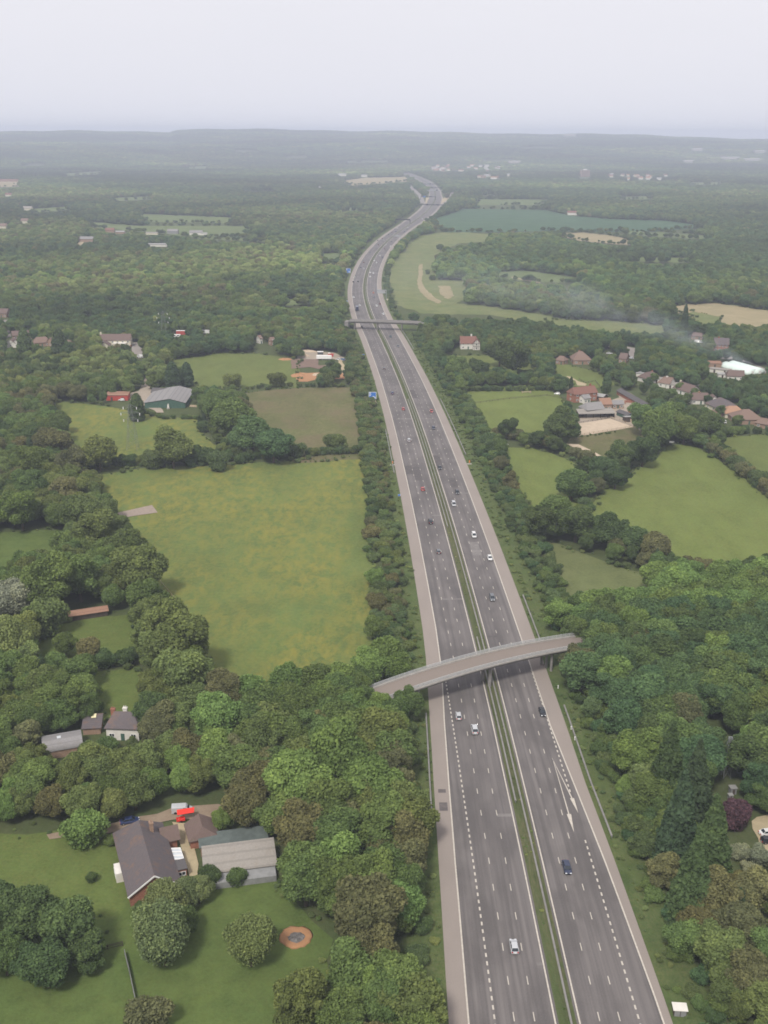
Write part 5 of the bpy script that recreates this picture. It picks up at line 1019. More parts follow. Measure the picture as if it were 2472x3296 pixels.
parked(2474, 2680, -1.45, 'saloon', 'white', 'white car with dark windows on the gravel drive at the right edge'); parked(2481, 2705, -1.5, 'estate', 'black', 'dark car parked beside the white one at the right edge')
parked(452, 1148, 1.4, 'van', 'white', 'white van parked at the corner of the cream house car park'); parked(391, 1287, 1.5, 'hatch', 'white', 'white car parked before the red fronted workshop'); parked(12.5, 1038, .3, 'saloon', 'lblue', 'light blue car on the lane at the left edge')
parked(1961, 1137, -1.4, 'saloon', 'white', 'white car on the grass verge of the country road'); parked(2031, 1152, 1.2, 'hatch', 'silver', 'silver car parked beside the small brown roofed house'); parked(2241, 1100, 1.5, 'van', 'white', 'white van parked left of the tall brick house'); parked(2254, 1101, 1.5, 'estate', 'white', 'white car parked between the white van and the brick house')
parked(2326, 1359, 1.4, 'mpv', 'white', 'white car standing in the hedge below the long brown building'); parked(1908, 1284, -1.2, 'saloon', 'darkblue', 'dark blue car parked between the brick farmhouse and the barn'); parked(1090, 1156, 1.0, 'hatch', 'white', 'white car right of the white trailer in the work yard'); parked(1103, 1157, .7, 'estate', 'lblue', 'bluish car at the right end of the work yard'); parked(1793, 1267, 1.3, 'hatch', 'white', 'small white car in trees left of the brick farmhouse'); parked(1960, 1319, -1.4, 'hatch', 'white', 'white car tucked beside the open fronted shelter')
for q in list(bpy.data.objects): pass
for ob, c in VEH:
    def rec(q):
        q.color = PAINT[c] + (1,)
        for ch in q.children: rec(ch)
    rec(ob)
for k in ('hatch', 'saloon', 'estate', 'suv', 'mpv', 'van', 'lorry'):
    if k not in USED: print('UNUSED PROTO', k)
# ================================================================== VEGETATION
def leaf_mesh(name, lobes, nleaf, leaf, seed, jit=.55, core=.80, shell=(.80, 1.07), up=.0, drop=0.0):
    """crown: leaf-cluster cards spread over overlapping lobes, plus dark inner masses. lobes: (centre, radii, tone)"""
    r = np.random.default_rng(seed); C = np.array([l[0] for l in lobes], float); R = np.array([l[1] for l in lobes], float); T = np.array([l[2] for l in lobes], float)
    A = (R[:, 0]*R[:, 2]); li = r.choice(len(lobes), nleaf*2, p=A/A.sum())
    d = r.normal(size=(nleaf*2, 3)); d[:, 2] += up; d /= np.linalg.norm(d, axis=1)[:, None]
    P = C[li] + d*R[li]*r.uniform(*shell, size=(nleaf*2, 1))
    keep = np.ones(len(P), bool)
    for k in range(len(lobes)):
        q = np.linalg.norm((P - C[k])/R[k], axis=1); keep &= ~((q < .74) & (li != k))
    P, d, li = P[keep][:nleaf], d[keep][:nleaf], li[keep][:nleaf]; n = len(P)
    nm = d/R[li]; nm /= np.linalg.norm(nm, axis=1)[:, None]; nm = nm + r.normal(size=(n, 3))*jit; nm /= np.linalg.norm(nm, axis=1)[:, None]
    a = np.cross(nm, r.normal(size=(n, 3))); a /= np.linalg.norm(a, axis=1)[:, None]; b = np.cross(nm, a)
    s = leaf*r.uniform(.55, 1.35, size=(n, 1)); s2 = s*r.uniform(.6, 1.0, size=(n, 1))
    if drop: a = a*.4 + np.array([0, 0, -1])*drop
    V = np.stack([P - a*s - b*s2*.5, P - b*s2, P + a*s, P + b*s2], 1).reshape(-1, 3)
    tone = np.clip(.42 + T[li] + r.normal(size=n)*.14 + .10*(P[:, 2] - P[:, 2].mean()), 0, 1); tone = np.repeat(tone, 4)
    Fc = np.arange(n*4).reshape(-1, 4); vs = [V]; ts = [tone]; fs = [Fc]; off = n*4
    if core:
        N_, M_ = 9, 5
        th = np.linspace(0, 2*PI, N_, endpoint=False); ph = np.linspace(.25, PI - .25, M_)
        for k in range(len(lobes)):
            g_ = np.array([[(math.sin(p)*math.cos(t), math.sin(p)*math.sin(t), math.cos(p)) for t in th] for p in ph]).reshape(-1, 3)
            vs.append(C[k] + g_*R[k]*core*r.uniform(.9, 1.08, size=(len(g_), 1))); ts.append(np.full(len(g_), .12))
            q = [[off + i*N_ + j, off + i*N_ + (j + 1) % N_, off + (i + 1)*N_ + (j + 1) % N_, off + (i + 1)*N_ + j] for i in range(M_ - 1) for j in range(N_)]
            fs.append(np.array(q)); off += len(g_)
    V = np.concatenate(vs); Fc = np.concatenate(fs); tone = np.concatenate(ts)
    me = bpy.data.meshes.new(name); me.vertices.add(len(V)); me.vertices.foreach_set('co', V.ravel().astype(np.float32))
    me.loops.add(Fc.size); me.loops.foreach_set('vertex_index', Fc.ravel().astype(np.int32)); me.polygons.add(len(Fc))
    me.polygons.foreach_set('loop_start', np.arange(0, Fc.size, 4, dtype=np.int32))
    at = me.attributes.new('tone', 'FLOAT', 'POINT'); at.data.foreach_set('value', tone.astype(np.float32))
    me.materials.append(MATS['foliage']); me.update(calc_edges=True); return me
def dome(seed, n, spread=.25, rad=(.15, .21), body=(.30, .34), zc=.58, flat=1.0):
    r = random.Random(seed); L = [((0, 0, zc), (body[0], body[0], body[1]), 0)]
    for i in range(n):
        t = 2*PI*i/n*1.618 + r.uniform(-.4, .4); zz = r.uniform(-.55, .95); q = math.sqrt(max(0, 1 - zz*zz)); k = r.uniform(*rad); sp = spread*r.uniform(.72, 1.28)*(1 + .22*math.cos(t - seed))
        L.append(((q*math.cos(t)*sp, q*math.sin(t)*sp, zc + zz*sp*flat*1.1), (k, k, k*r.uniform(.8, 1.15)), r.uniform(-.2, .26)))
    return L
CROWN = {}
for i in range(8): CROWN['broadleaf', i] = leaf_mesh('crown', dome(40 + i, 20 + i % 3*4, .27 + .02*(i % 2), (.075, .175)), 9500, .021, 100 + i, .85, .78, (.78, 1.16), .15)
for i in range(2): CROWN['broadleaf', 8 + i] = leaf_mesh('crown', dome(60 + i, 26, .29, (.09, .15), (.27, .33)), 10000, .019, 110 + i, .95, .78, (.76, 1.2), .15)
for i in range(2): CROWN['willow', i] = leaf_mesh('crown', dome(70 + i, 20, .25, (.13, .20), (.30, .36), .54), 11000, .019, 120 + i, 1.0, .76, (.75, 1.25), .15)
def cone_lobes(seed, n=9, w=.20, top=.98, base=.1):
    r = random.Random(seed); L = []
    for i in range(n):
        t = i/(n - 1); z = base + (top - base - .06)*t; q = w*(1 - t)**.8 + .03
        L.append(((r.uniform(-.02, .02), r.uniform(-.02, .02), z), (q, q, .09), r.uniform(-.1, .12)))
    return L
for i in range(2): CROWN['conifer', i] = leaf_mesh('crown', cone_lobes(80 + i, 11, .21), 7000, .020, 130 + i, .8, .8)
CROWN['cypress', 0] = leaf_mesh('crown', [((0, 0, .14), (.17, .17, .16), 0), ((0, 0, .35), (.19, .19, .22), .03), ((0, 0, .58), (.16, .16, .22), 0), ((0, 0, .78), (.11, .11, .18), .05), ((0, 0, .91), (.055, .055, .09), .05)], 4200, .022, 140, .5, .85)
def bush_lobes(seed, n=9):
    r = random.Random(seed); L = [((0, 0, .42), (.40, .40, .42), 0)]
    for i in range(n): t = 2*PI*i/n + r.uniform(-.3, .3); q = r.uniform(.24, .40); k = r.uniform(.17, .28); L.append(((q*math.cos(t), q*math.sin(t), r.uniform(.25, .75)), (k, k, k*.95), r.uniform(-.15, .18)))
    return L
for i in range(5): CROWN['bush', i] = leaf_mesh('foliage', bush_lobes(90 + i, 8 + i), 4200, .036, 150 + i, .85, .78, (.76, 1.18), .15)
def trunk_mesh(seed, limbs=True):
    r = random.Random(seed); mb = MB(); mb.cyl((0, 0, -.03), (0, 0, .30), .032, .024, 7); mb.cyl((0, 0, .295), (.01, .01, .62), .024, .008, 6)
    if limbs:
        for i in range(4): t = 2*PI*i/4 + r.uniform(-.5, .5); z = r.uniform(.24, .40); mb.cyl((0, 0, z), (.22*math.cos(t), .22*math.sin(t), z + r.uniform(.16, .26)), .014, .004, 5)
    o_ = mb.build('trunk', 'bark'); me = o_.data; bpy.data.objects.remove(o_); return me
TRUNK = [trunk_mesh(i) for i in range(2)]; TRUNK_S = trunk_mesh(9, False)
WIDTH = dict(broadleaf=.84, willow=.84, conifer=.42, cypress=.38, bush=1.1)
TINT = dict(dark=(.045, .065, .025), mid=(.063, .088, .029), bright=(.077, .112, .034), olive=(.073, .090, .031), brown=(.080, .080, .036), blue=(.045, .073, .031), willow=(.088, .108, .046), silver=(.125, .140, .105), purple=(.050, .027, .032), conifer=(.034, .050, .025), pale=(.104, .124, .045), hedge=(.063, .084, .034), cream=(.135, .140, .085))
FT = 2.35
TWORD = dict(dark='dark green', mid='mid green', bright='fresh bright green', olive='olive green', brown='brownish green', blue='deep bluish green', willow='pale yellowish green', silver='silvery grey green', purple='dark purple leaved', conifer='blackish green', pale='pale lime green', hedge='dull green', cream='cream blossomed')
VEG = []   # dict(kind, proto, x, y, h, w, tint, rgb, man)
def add_veg(kind, x, y, h, w, tint, man=False, label=None):
    n = {'broadleaf': 10, 'willow': 2, 'conifer': 2, 'cypress': 1, 'bush': 5}[kind]; c = [q_*FT for q_ in TINT[tint]]; j = random.uniform(.82, 1.2); k = random.uniform(.93, 1.07)
    VEG.append(dict(kind=kind, p=random.randrange(n), x=x, y=y, h=h, w=w, tint=tint, rgb=(c[0]*j*k, c[1]*j, c[2]*j/k), rot=random.uniform(0, 6.28), man=man, label=label))
def man(u, v, r, kind, tint, ratio=1.05, label=None):
    """a tree or bush whose crown is centred at overview pixel u,v with radius r pixels"""
    z = 4.0
    for _ in range(4): p = o(u, v, z); zc = px(p.x, p.y, z)[2]; w = 2*r*1.49*zc/F; h = w*ratio; z = h*(.55 if kind != 'bush' else .42)
    add_veg(kind, p.x, p.y, h, w, tint, True, label)
MAN = [ # bottom left gardens
 (180,1797,47,'bush','bright',.85), (352,1945,46,'willow','willow',1.2), (400,1925,34,'willow','willow',1.1), (352,2020,62,'willow','willow',1.2), (1292,1398,36,'broadleaf','mid',1.1), (1278,1436,30,'broadleaf','dark',1.1), (1300,1350,34,'broadleaf','bright',1.0), (800,1552,44,'broadleaf','bright',1.0), (850,1575,36,'broadleaf','mid',1.0), (752,1540,46,'broadleaf','bright',1.0), (775,1470,34,'broadleaf','mid',1.0), (720,1490,38,'broadleaf','mid',1.0), (400,1990,34,'broadleaf','mid',1.1), (540,2030,54,'willow','pale',1.2), (60,1985,62,'broadleaf','dark',1.0), (150,1995,66,'broadleaf','dark',.95), (100,2085,60,'broadleaf','blue',.9), (190,2050,45,'broadleaf','dark',.95), (10,2060,48,'broadleaf','mid',1.1), (-20,1960,50,'broadleaf','dark',1.1),
 (790,1970,80,'broadleaf','brown',1.15), (800,2060,62,'broadleaf','brown',1.1), (655,2155,66,'broadleaf','olive',1.1), (808,2150,50,'broadleaf','bright',1.1), (740,2190,60,'broadleaf','mid',1.0), (320,2200,50,'bush','brown',.8),
 (478,1772,24,'broadleaf','bright',1.1), (510,1898,22,'bush','mid',.9), (455,1895,24,'bush','dark',1.0), (430,1925,30,'broadleaf','willow',1.0), (197,1897,13,'bush','mid',.9), (660,1800,66,'broadleaf','brown',.95), (600,1760,50,'broadleaf','mid',1.0), (640,1690,72,'broadleaf','bright',1.1), (730,1650,70,'broadleaf','bright',1.1), (700,1760,60,'broadleaf','mid',1.1), (800,1700,65,'broadleaf','bright',1.15), (820,1790,62,'broadleaf','mid',1.1), (730,1860,62,'broadleaf','bright',1.1), (840,1880,55,'broadleaf','mid',1.1), (660,1900,60,'broadleaf','mid',1.05), (848,1985,40,'broadleaf','mid',1.1),
 (60,2150,0,'','',0),
 # left middle
 (100,1262,62,'broadleaf','mid',1.05), (170,1245,52,'broadleaf','mid',1.05), (28,1292,44,'willow','silver',1.1), (95,1340,46,'bush','olive',.95), (10,1380,48,'willow','pale',1.3), (300,1240,56,'broadleaf','olive',1.05), (270,1180,45,'broadleaf','olive',1.0), (200,1150,46,'broadleaf','olive',1.05), (360,1345,60,'broadleaf','olive',1.05), (380,1395,66,'broadleaf','olive',1.05), (310,1290,45,'broadleaf','mid',1.0), (410,1460,62,'broadleaf','olive',1.0), (480,1505,50,'broadleaf','brown',1.0), (540,1500,48,'broadleaf','bright',1.1), (470,1555,52,'broadleaf','bright',1.1), (190,1410,28,'bush','brown',1.0), (140,1390,26,'broadleaf','mid',1.1), (225,1425,26,'bush','dark',.8), (275,1420,24,'bush','dark',.8), (55,1420,30,'broadleaf','pale',1.1), (320,1540,40,'broadleaf','dark',1.0), (345,1560,44,'broadleaf','brown',1.0),
 (620,1470,42,'broadleaf','bright',1.0), (680,1470,42,'broadleaf','mid',1.0), (740,1465,40,'broadleaf','bright',1.0), (800,1440,40,'broadleaf','bright',1.0), (850,1440,36,'broadleaf','bright',1.0), (60,1055,36,'broadleaf','mid',1.1), (45,1100,40,'broadleaf','bright',1.1), (150,1005,36,'broadleaf','brown',1.1), (140,1060,38,'broadleaf','brown',1.0), (170,1110,46,'broadleaf','olive',1.0), (75,1000,40,'broadleaf','mid',1.1), (110,960,42,'broadleaf','brown',1.0),
 (213,975,42,'broadleaf','olive',.95), (372,965,46,'broadleaf','olive',.95), (440,985,24,'bush','dark',.9), (330,995,24,'bush','hedge',.9), (470,1000,24,'bush','hedge',.9), (500,900,50,'broadleaf','mid',.95), (545,935,46,'broadleaf','blue',.95), (590,960,42,'broadleaf','blue',.9), (470,880,38,'broadleaf','mid',.95), (725,958,24,'bush','olive',.9), (640,975,20,'bush','hedge',.8),
 (500,825,20,'bush','olive',.8), (598,822,20,'bush','olive',.8), (705,820,20,'bush','olive',.8), (372,808,18,'cypress','conifer',1.7), (403,806,15,'cypress','conifer',1.8), (295,876,18,'cypress','dark',1.7), (128,742,19,'cypress','conifer',1.9), (52,738,17,'cypress','dark',1.9), (145,760,18,'broadleaf','dark',1.2), (205,760,20,'willow','pale',.8), (95,712,16,'broadleaf','pale',1.0),
 # right
 (1210,918,38,'broadleaf','dark',.95), (1097,925,22,'broadleaf','dark',1.0), (1236,1044,40,'broadleaf','mid',.95), (1200,1100,42,'broadleaf','mid',.9), (1175,1130,40,'broadleaf','dark',.95), (1245,1130,42,'broadleaf','dark',.95), (1320,1150,40,'broadleaf','dark',.95), (1420,1180,36,'broadleaf','brown',1.0), (1370,1165,36,'broadleaf','dark',.95), (1300,1010,32,'broadleaf','dark',.9), (1340,985,34,'broadleaf','dark',.9), (1330,1030,30,'broadleaf','dark',.85), (1390,975,34,'broadleaf','dark',.95), (1420,930,40,'broadleaf','mid',1.05), (1440,905,36,'broadleaf','mid',1.15), (1390,905,30,'broadleaf','mid',1.1), (1480,925,34,'broadleaf','mid',1.0), (1530,920,30,'broadleaf','dark',1.0),
 (1033,798,24,'broadleaf','dark',.95), (985,795,26,'broadleaf','mid',.95), (1108,775,34,'broadleaf','dark',1.05), (1080,760,30,'broadleaf','dark',1.0), (1330,1455,46,'broadleaf','bright',1.1), (1312,820,10,'cypress','dark',1.8), (1234,825,5,'cypress','conifer',2.6), (1480,688,8,'cypress','conifer',4.3), (1590,1306,40,'broadleaf','bright',1.0), (1500,1311,42,'broadleaf','bright',1.0), (1420,1316,42,'broadleaf','bright',1.0), (1340,1311,40,'broadleaf','bright',1.0), (1260,1336,38,'broadleaf','bright',1.0), (1215,1330,34,'broadleaf','bright',1.0),
 (1588,1765,34,'bush','purple',.95), (1640,1850,26,'bush','cream',.8), (1600,1842,22,'bush','cream',.8), (1620,1875,18,'bush','cream',.7), (1505,1690,40,'conifer','conifer',2.9), (1470,1760,44,'conifer','conifer',2.9), (1540,1810,46,'conifer','dark',2.7), (1500,1880,44,'conifer','dark',2.7), (1445,1640,38,'conifer','dark',2.7), (1600,2000,60,'broadleaf','brown',1.05), (1560,2060,60,'broadleaf','olive',1.05), (1630,2120,60,'broadleaf','brown',1.0), (1540,1940,55,'broadleaf','brown',1.1), (1620,1930,50,'broadleaf','brown',1.1),
]
MAN += [(318,1606,15,'bush','mid',.75), (284,1604,14,'bush','hedge',.75), (235,1612,22,'bush','mid',.9), (195,1622,20,'bush','olive',.9), (358,1588,20,'bush','dark',.9)]
MAN += [(1415,816,9,'broadleaf','mid',1.1), (1441,823,9,'broadleaf','dark',1.1), (1467,836,10,'broadleaf','mid',1.1), (1499,846,10,'broadleaf','mid',1.0), (1531,864,10,'broadleaf','dark',1.1), (1557,886,12,'broadleaf','mid',1.0), (1592,908,13,'broadleaf','mid',1.0), (1482,862,12,'broadleaf','dark',1.0), (1520,889,12,'broadleaf','mid',1.0), (1603,882,11,'broadleaf','dark',1.0), (1400,826,11,'broadleaf','dark',1.0), (1452,848,11,'broadleaf','mid',1.0)]
MAN += [(952,534,9,'broadleaf','dark',.9), (966,542,11,'broadleaf','mid',.9), (924,588,6,'bush','olive',.9), (934,600,7,'bush','mid',.9), (946,578,8,'broadleaf','mid',1.0), (960,566,11,'broadleaf','dark',1.0), (945,556,8,'broadleaf','brown',1.0), (975,585,11,'broadleaf','mid',1.0)]
nb_ = Vector((-d1.y, d1.x, 0))
for P0_, sg, L_ in ((A1, -1, ((3, 7.5, 9, 'bright'), (8, -8, 10, 'bright'), (7.5, 3.0, 11.5, 'mid'), (8, -3.5, 11, 'bright'), (12, 0, 12, 'mid'), (13, 6.5, 11, 'bright'), (13, -7, 11, 'mid'), (18, 2, 12, 'bright'), (19, -6, 11, 'mid'), (5.5, -.2, 9.2, 'mid'), (2.0, -5.2, 8.6, 'bright'), (3.2, 1.2, 9.2, 'mid'), (2.6, 5.6, 9.4, 'mid'))), (B1, 1, ((1.5, 7.5, 10, 'mid'), (1.5, -7.8, 10.5, 'mid'), (5.5, 3.2, 11.5, 'dark'), (6, -3.5, 12, 'mid'), (10, 0, 12.5, 'blue'), (11, 7, 12, 'mid'), (11, -7, 12, 'dark'), (3.8, 0, 9.6, 'mid'), (2.0, 5.4, 10.5, 'mid'), (4.8, -1.0, 11, 'mid')))):
    for a_, b_, hh_, tn_ in L_: p_ = P0_ + d1*(sg*a_) + nb_*b_; add_veg('broadleaf', p_.x, p_.y, hh_, hh_*.82, tn_, True)
for m_ in MAN:
    if m_[2]: man(*m_)
for q in VEG:
    if q['tint'] in ('purple', 'cream', 'silver') or (q['kind'] == 'cypress'):
        u, v, z = px(q['x'], q['y'], q['h']*.45); r = q['w']*.45*F/z; BBOX.append((u - r, u + r, v - r*.8, v + r*.7, z))
BBOX.append((2322, 2356, 2375, 2480, 330)); 
def in_poly(u, v, P):
    ins = np.zeros(len(u), bool); sel = np.nonzero((u > P[:, 0].min()) & (u < P[:, 0].max()) & (v > P[:, 1].min()) & (v < P[:, 1].max()))[0]
    if not len(sel): return ins
    a, b = u[sel], v[sel]; r = np.zeros(len(sel), bool); n = len(P); j = n - 1
    for i in range(n):
        xi, yi, xj, yj = P[i, 0], P[i, 1], P[j, 0], P[j, 1]
        if yi != yj: c = ((yi > b) != (yj > b)) & (a < (xj - xi)*(b - yi)/(yj - yi) + xi); r ^= c
        j = i
    ins[sel] = r; return ins
# the road itself and its grass margins, seen as outlines
def road_poly(a, b, y0, y1, step, z=.1):
    ys = np.arange(y0, y1, step); L_ = [px(*rpt(y, float(a(y)), z))[:2] for y in ys]; R_ = [px(*rpt(y, float(b(y)), z))[:2] for y in ys]; return np.array(L_ + R_[::-1])
CLEAR.append(road_poly(lambda y: LP(y) - 2, lambda y: RP(y) + 2, 70, 4700, 15))
CLEAR.append(np.array([px(*(A1 + d1*t + Vector((-d1.y, d1.x, 0))*s), 7.5)[:2] if False else px((A1 + d1*t + Vector((-d1.y, d1.x, 0))*s).x, (A1 + d1*t + Vector((-d1.y, d1.x, 0))*s).y, 7.5)[:2] for t, s in ((0, -6), (72, -6), (72, 6), (0, 6))]))
CLEAR.append(np.array([px(-27, 893, 7)[:2], px(28, 884, 7)[:2], px(28, 876, 0)[:2], px(-27, 884, 0)[:2]]))
K_ = lambda pts: np.array(pts, float)*1.49
ZONES = [ # outline (overview pixels), height range, share kept, tint weights
 (K_([(1270,1480),(1310,1480),(1400,1760),(1500,2212),(1480,2300),(1380,2300),(1290,1700)]), (4, 7), .75, dict(mid=3, bright=2, hedge=3)),
 (K_([(1400,1760),(1470,1700),(1659,2100),(1700,2300),(1490,2300)]), (6, 10), .9, dict(dark=4, mid=4, olive=3, brown=1)),
 (K_([(1190,1260),(1900,1240),(1900,1330),(1190,1345)]), (10, 13), 1, dict(bright=5, mid=2)),
 (K_([(1180,1330),(1900,1330),(1900,1660),(1250,1660)]), (10, 14), 1, dict(dark=3, blue=4, mid=3, bright=1, brown=.6)),
 (K_([(560,1500),(900,1400),(900,2212),(640,2212),(500,1700)]), (10, 14), 1, dict(bright=5, mid=5, olive=1, brown=.5)),
 (K_([(-200,1540),(560,1540),(560,1790),(-200,1790)]), (7, 11), 1, dict(mid=4, olive=3, brown=1, bright=2, pale=1)),
 (K_([(-200,1000),(480,1000),(480,1540),(-200,1540)]), (8, 12), 1, dict(mid=4, olive=4, brown=1.2, dark=1)),
 (K_([(0,840),(180,840),(180,1000),(-100,1000),(-100,840)]), (9, 13), 1, dict(brown=2, mid=3, dark=2, bright=1)),
 (K_([(150,880),(520,880),(800,960),(800,1020),(150,1020)]), (4, 6), .9, dict(hedge=3, dark=2, olive=1)),
 (K_([(340,825),(760,825),(760,850),(340,850)]), (2.5, 4), .8, dict(hedge=2, mid=2)),
 (K_([(0,760),(360,760),(360,860),(0,860)]), (6, 10), 1, dict(mid=3, pale=2, olive=2, dark=2)),
 (K_([(1030,890),(1659,900),(1659,1300),(1130,1300)]), (6, 9), 1, dict(dark=4, mid=2, brown=1.5, olive=1)),
 (K_([(900,690),(1900,690),(1900,900),(940,900)]), (7, 10), .95, dict(dark=3, blue=3, mid=3, olive=1)),
]
DEF_T = dict(dark=3, blue=2.5, mid=3.5, olive=1.5, brown=.7, bright=.6, pale=.3)
def noise2(x, y, s, k): return np.sin(x/s + 1.7*np.sin(y/s*.8 + k) + k*2.1) + np.sin(y/s*1.1 + 1.3*np.sin(x/s*.9 - k) - k)
def candidates(d0, d1, sp, half=.47, extra=45):
    ys = np.arange(d0, d1, sp*.87); out = []
    for k, y in enumerate(ys):
        w = half*y + extra; xs = np.arange(-w, w, sp) + (sp/2 if k % 2 else 0); out.append(np.stack([xs, np.full_like(xs, y)], 1))
    P = np.concatenate(out); return P + RNG.uniform(-.36, .36, P.shape)*sp
far_pts = []
def fill(r0, r1, sp, hr, wf, tests, near):
    P = candidates(r0, r1, sp); x, y = P[:, 0], P[:, 1]; n = len(x); h = RNG.uniform(*hr, n); keep = np.ones(n, bool); zg = hill(x, y)
    u5, v5, z5 = px(x, y, zg + h*.55); tints = np.array(['mid']*n, dtype=object); zone = np.full(n, -1)
    for k, (Z, hh, share, tw) in enumerate(ZONES):
        if not near: break
        s = in_poly(u5, v5, Z) & (zone < 0); zone[s] = k; h[s] = RNG.uniform(hh[0], hh[1], s.sum()); keep[s] &= RNG.random(s.sum()) < share
    nz = noise2(x, y, 60. if near else 140., 1.0) + .6*noise2(x, y, 22. if near else 50., 2.3) + (0 if near else .9*noise2(x, y, 520., 4.1))
    for k in range(-1, len(ZONES)):
        s = np.nonzero(zone == k)[0]
        if not len(s): continue
        tw = DEF_T if k < 0 else ZONES[k][3]; names = list(tw); w = np.array([tw[q] for q in names], float); cum = np.cumsum(w)/w.sum()
        rk = np.clip(.5 + .16*nz[s] + RNG.normal(size=len(s))*.20, 0, .999); tints[s] = np.array(names, dtype=object)[np.minimum(np.searchsorted(cum, rk), len(names) - 1)]
    w = h*RNG.uniform(.72, 1.12, n)*wf
    # road corridor
    cx = np.interp(y, _fy, _fx); nn = np.interp(y, _fy, _nn); off = (x - cx)/nn
    ml_ = np.where(y < 290, 6.0, np.where(y < 890, 15, 9)); mr_ = np.where(y < 290, 6.5, np.where(y < 890, 14, 9))
    keep &= ~((off > LP(y) - ml_) & (off < RP(y) + mr_) & (y < 4720))
    # bridge decks and their approaches
    for (Ax, Ay), (Bx, By), ww in (((A1 - d1*14).xy, (B1 + d1*12).xy, 6.5), ((-60, 898), (60, 879), 7)):
        dx, dy = Bx - Ax, By - Ay; L_ = math.hypot(dx, dy); t = ((x - Ax)*dx + (y - Ay)*dy)/L_; q = np.abs((x - Ax)*dy - (y - Ay)*dx)/L_; keep &= ~((t > 0) & (t < L_) & (q < ww))
    for f in tests:
        u, v, z = px(x, y, zg + h*f)
        for C_ in CLEAR:
            idx = np.nonzero(keep)[0]; keep[idx[in_poly(u[idx], v[idx], C_)]] = False
    rp = w*.5*F/z5
    for (u0, u1, v0, v1, zm) in BBOX:
        keep &= ~((u5 > u0 - .66*rp) & (u5 < u1 + .66*rp) & (v5 > v0 - .66*rp) & (v5 < v1 + .78*rp) & (z5 < zm + 4))
    return x, y, h, w, tints, keep, u5, v5, rp
x, y, h, w, tints, keep, u5, v5, rp = fill(118, 900, 6.5, (7, 11), 1.02, (.02, .6), True)
MX = [(q['x'], q['y'], q['w']*.5) for q in VEG]
for mx, my, mr in MX: keep &= np.hypot(x - mx, y - my) > max(mr*.75, 2.6)
for i in np.nonzero(keep)[0]:
    if h[i] < 5: add_veg('bush', x[i], y[i], h[i], h[i]*1.25, tints[i])
    else: add_veg('conifer' if random.random() < .02 else 'broadleaf', x[i], y[i], h[i], w[i], tints[i])
for q in VEG:
    if q['kind'] == 'conifer' and not q['man']: q['w'] = q['h']*.5; q['tint'] = 'conifer'; q['rgb'] = tuple(q_*FT for q_ in TINT['conifer'])
# bushes along the verges
def verge_bushes(side, y0, y1, near_, far_, sp):
    yy = y0
    while yy < y1:
        for k in range(int((far_ - near_)/sp) + 1):
            off = near_ + (k + random.random()*.9)*sp
            if off > far_: continue
            ya = yy + random.uniform(-.5, .5)*sp; e = float(LP(ya)) - off if side == 'L' else float(RP(ya)) + off; p = rpt(ya, e)
            hb = random.uniform(2.2, 3.6) + (1.6 if off > near_ + 4 else 0)*random.random()
            u, v, z = px(p.x, p.y, hb*.4)
            if any(in_poly(np.array([u]), np.array([v]), C_)[0] for C_ in CLEAR[-3:]): continue
            if any(u0 - 6 < u < u1 + 6 and v0 - 8 < v < v1 + 8 for (u0, u1, v0, v1, zm) in BBOX): continue
            add_veg('bush', p.x, p.y, hb, hb*random.uniform(1.15, 1.6), random.choice(['hedge', 'mid', 'hedge', 'olive', 'dark', 'brown'] if side == 'L' else ['hedge', 'mid', 'dark', 'mid', 'blue']))
        yy += sp
verge_bushes('L', 296, 886, 4.6, 15, 3.9); verge_bushes('R', 318, 880, 7.0, 17, 3.9); verge_bushes('R', 125, 290, 5.0, 12, 3.6); verge_bushes('L', 140, 258, 4.5, 8, 4.5); verge_bushes('L', 900, 1500, 3, 9, 5); verge_bushes('R', 895, 1700, 3, 8, 5)
# hedges and field edge shrubs: outlines in overview pixels
def hedge(pts, h, sp, tints_, wk=1.25):
    P = [o(a, b) for a, b in pts]
    for a, b in zip(P, P[1:]):
        n = max(1, int((b - a).length/sp))
        for i in range(n):
            q = a.lerp(b, (i + random.uniform(.1, .9))/n); hh = random.uniform(*h); add_veg('bush', q.x + random.uniform(-.8, .8), q.y + random.uniform(-.8, .8), hh, hh*wk*random.uniform(.9, 1.2), random.choice(tints_))
hedge([(345,1002),(480,996),(640,986),(780,978)], (3, 4.5), 3.2, ['hedge', 'dark', 'olive']); hedge([(160,1008),(330,1005)], (4, 6), 4, ['hedge', 'dark', 'olive'])
hedge([(300,890),(350,905),(430,905)], (2, 3), 3, ['hedge', 'mid']); hedge([(440,842),(520,842),(640,834),(745,836)], (1.8, 3.0), 3.4, ['hedge', 'olive'])
hedge([(355,800),(400,835)], (3, 5), 4, ['mid', 'hedge']); hedge([(330,790),(355,740),(375,700)], (3.5, 5), 4, ['mid', 'hedge'], 1.1)
hedge([(1060,942),(1130,952),(1215,975),(1280,1000)], (4, 6), 4, ['dark', 'hedge', 'brown']); hedge([(1275,1105),(1240,1080),(1265,1060)], (3, 5), 4, ['dark', 'hedge']); hedge([(1195,1125),(1300,1165),(1440,1225),(1560,1240)], (4, 6), 4, ['dark', 'hedge', 'brown'])
hedge([(1500,950),(1560,990),(1620,1035),(1700,1095)], (5, 7), 4, ['dark', 'hedge', 'brown']); hedge([(1540,945),(1620,935),(1700,945)], (4, 6), 5, ['dark', 'mid']); hedge([(1010,845),(1190,843)], (3, 4), 4, ['hedge', 'dark']); hedge([(950,795),(1060,810),(1155,812)], (4, 5), 4, ['dark', 'hedge'])
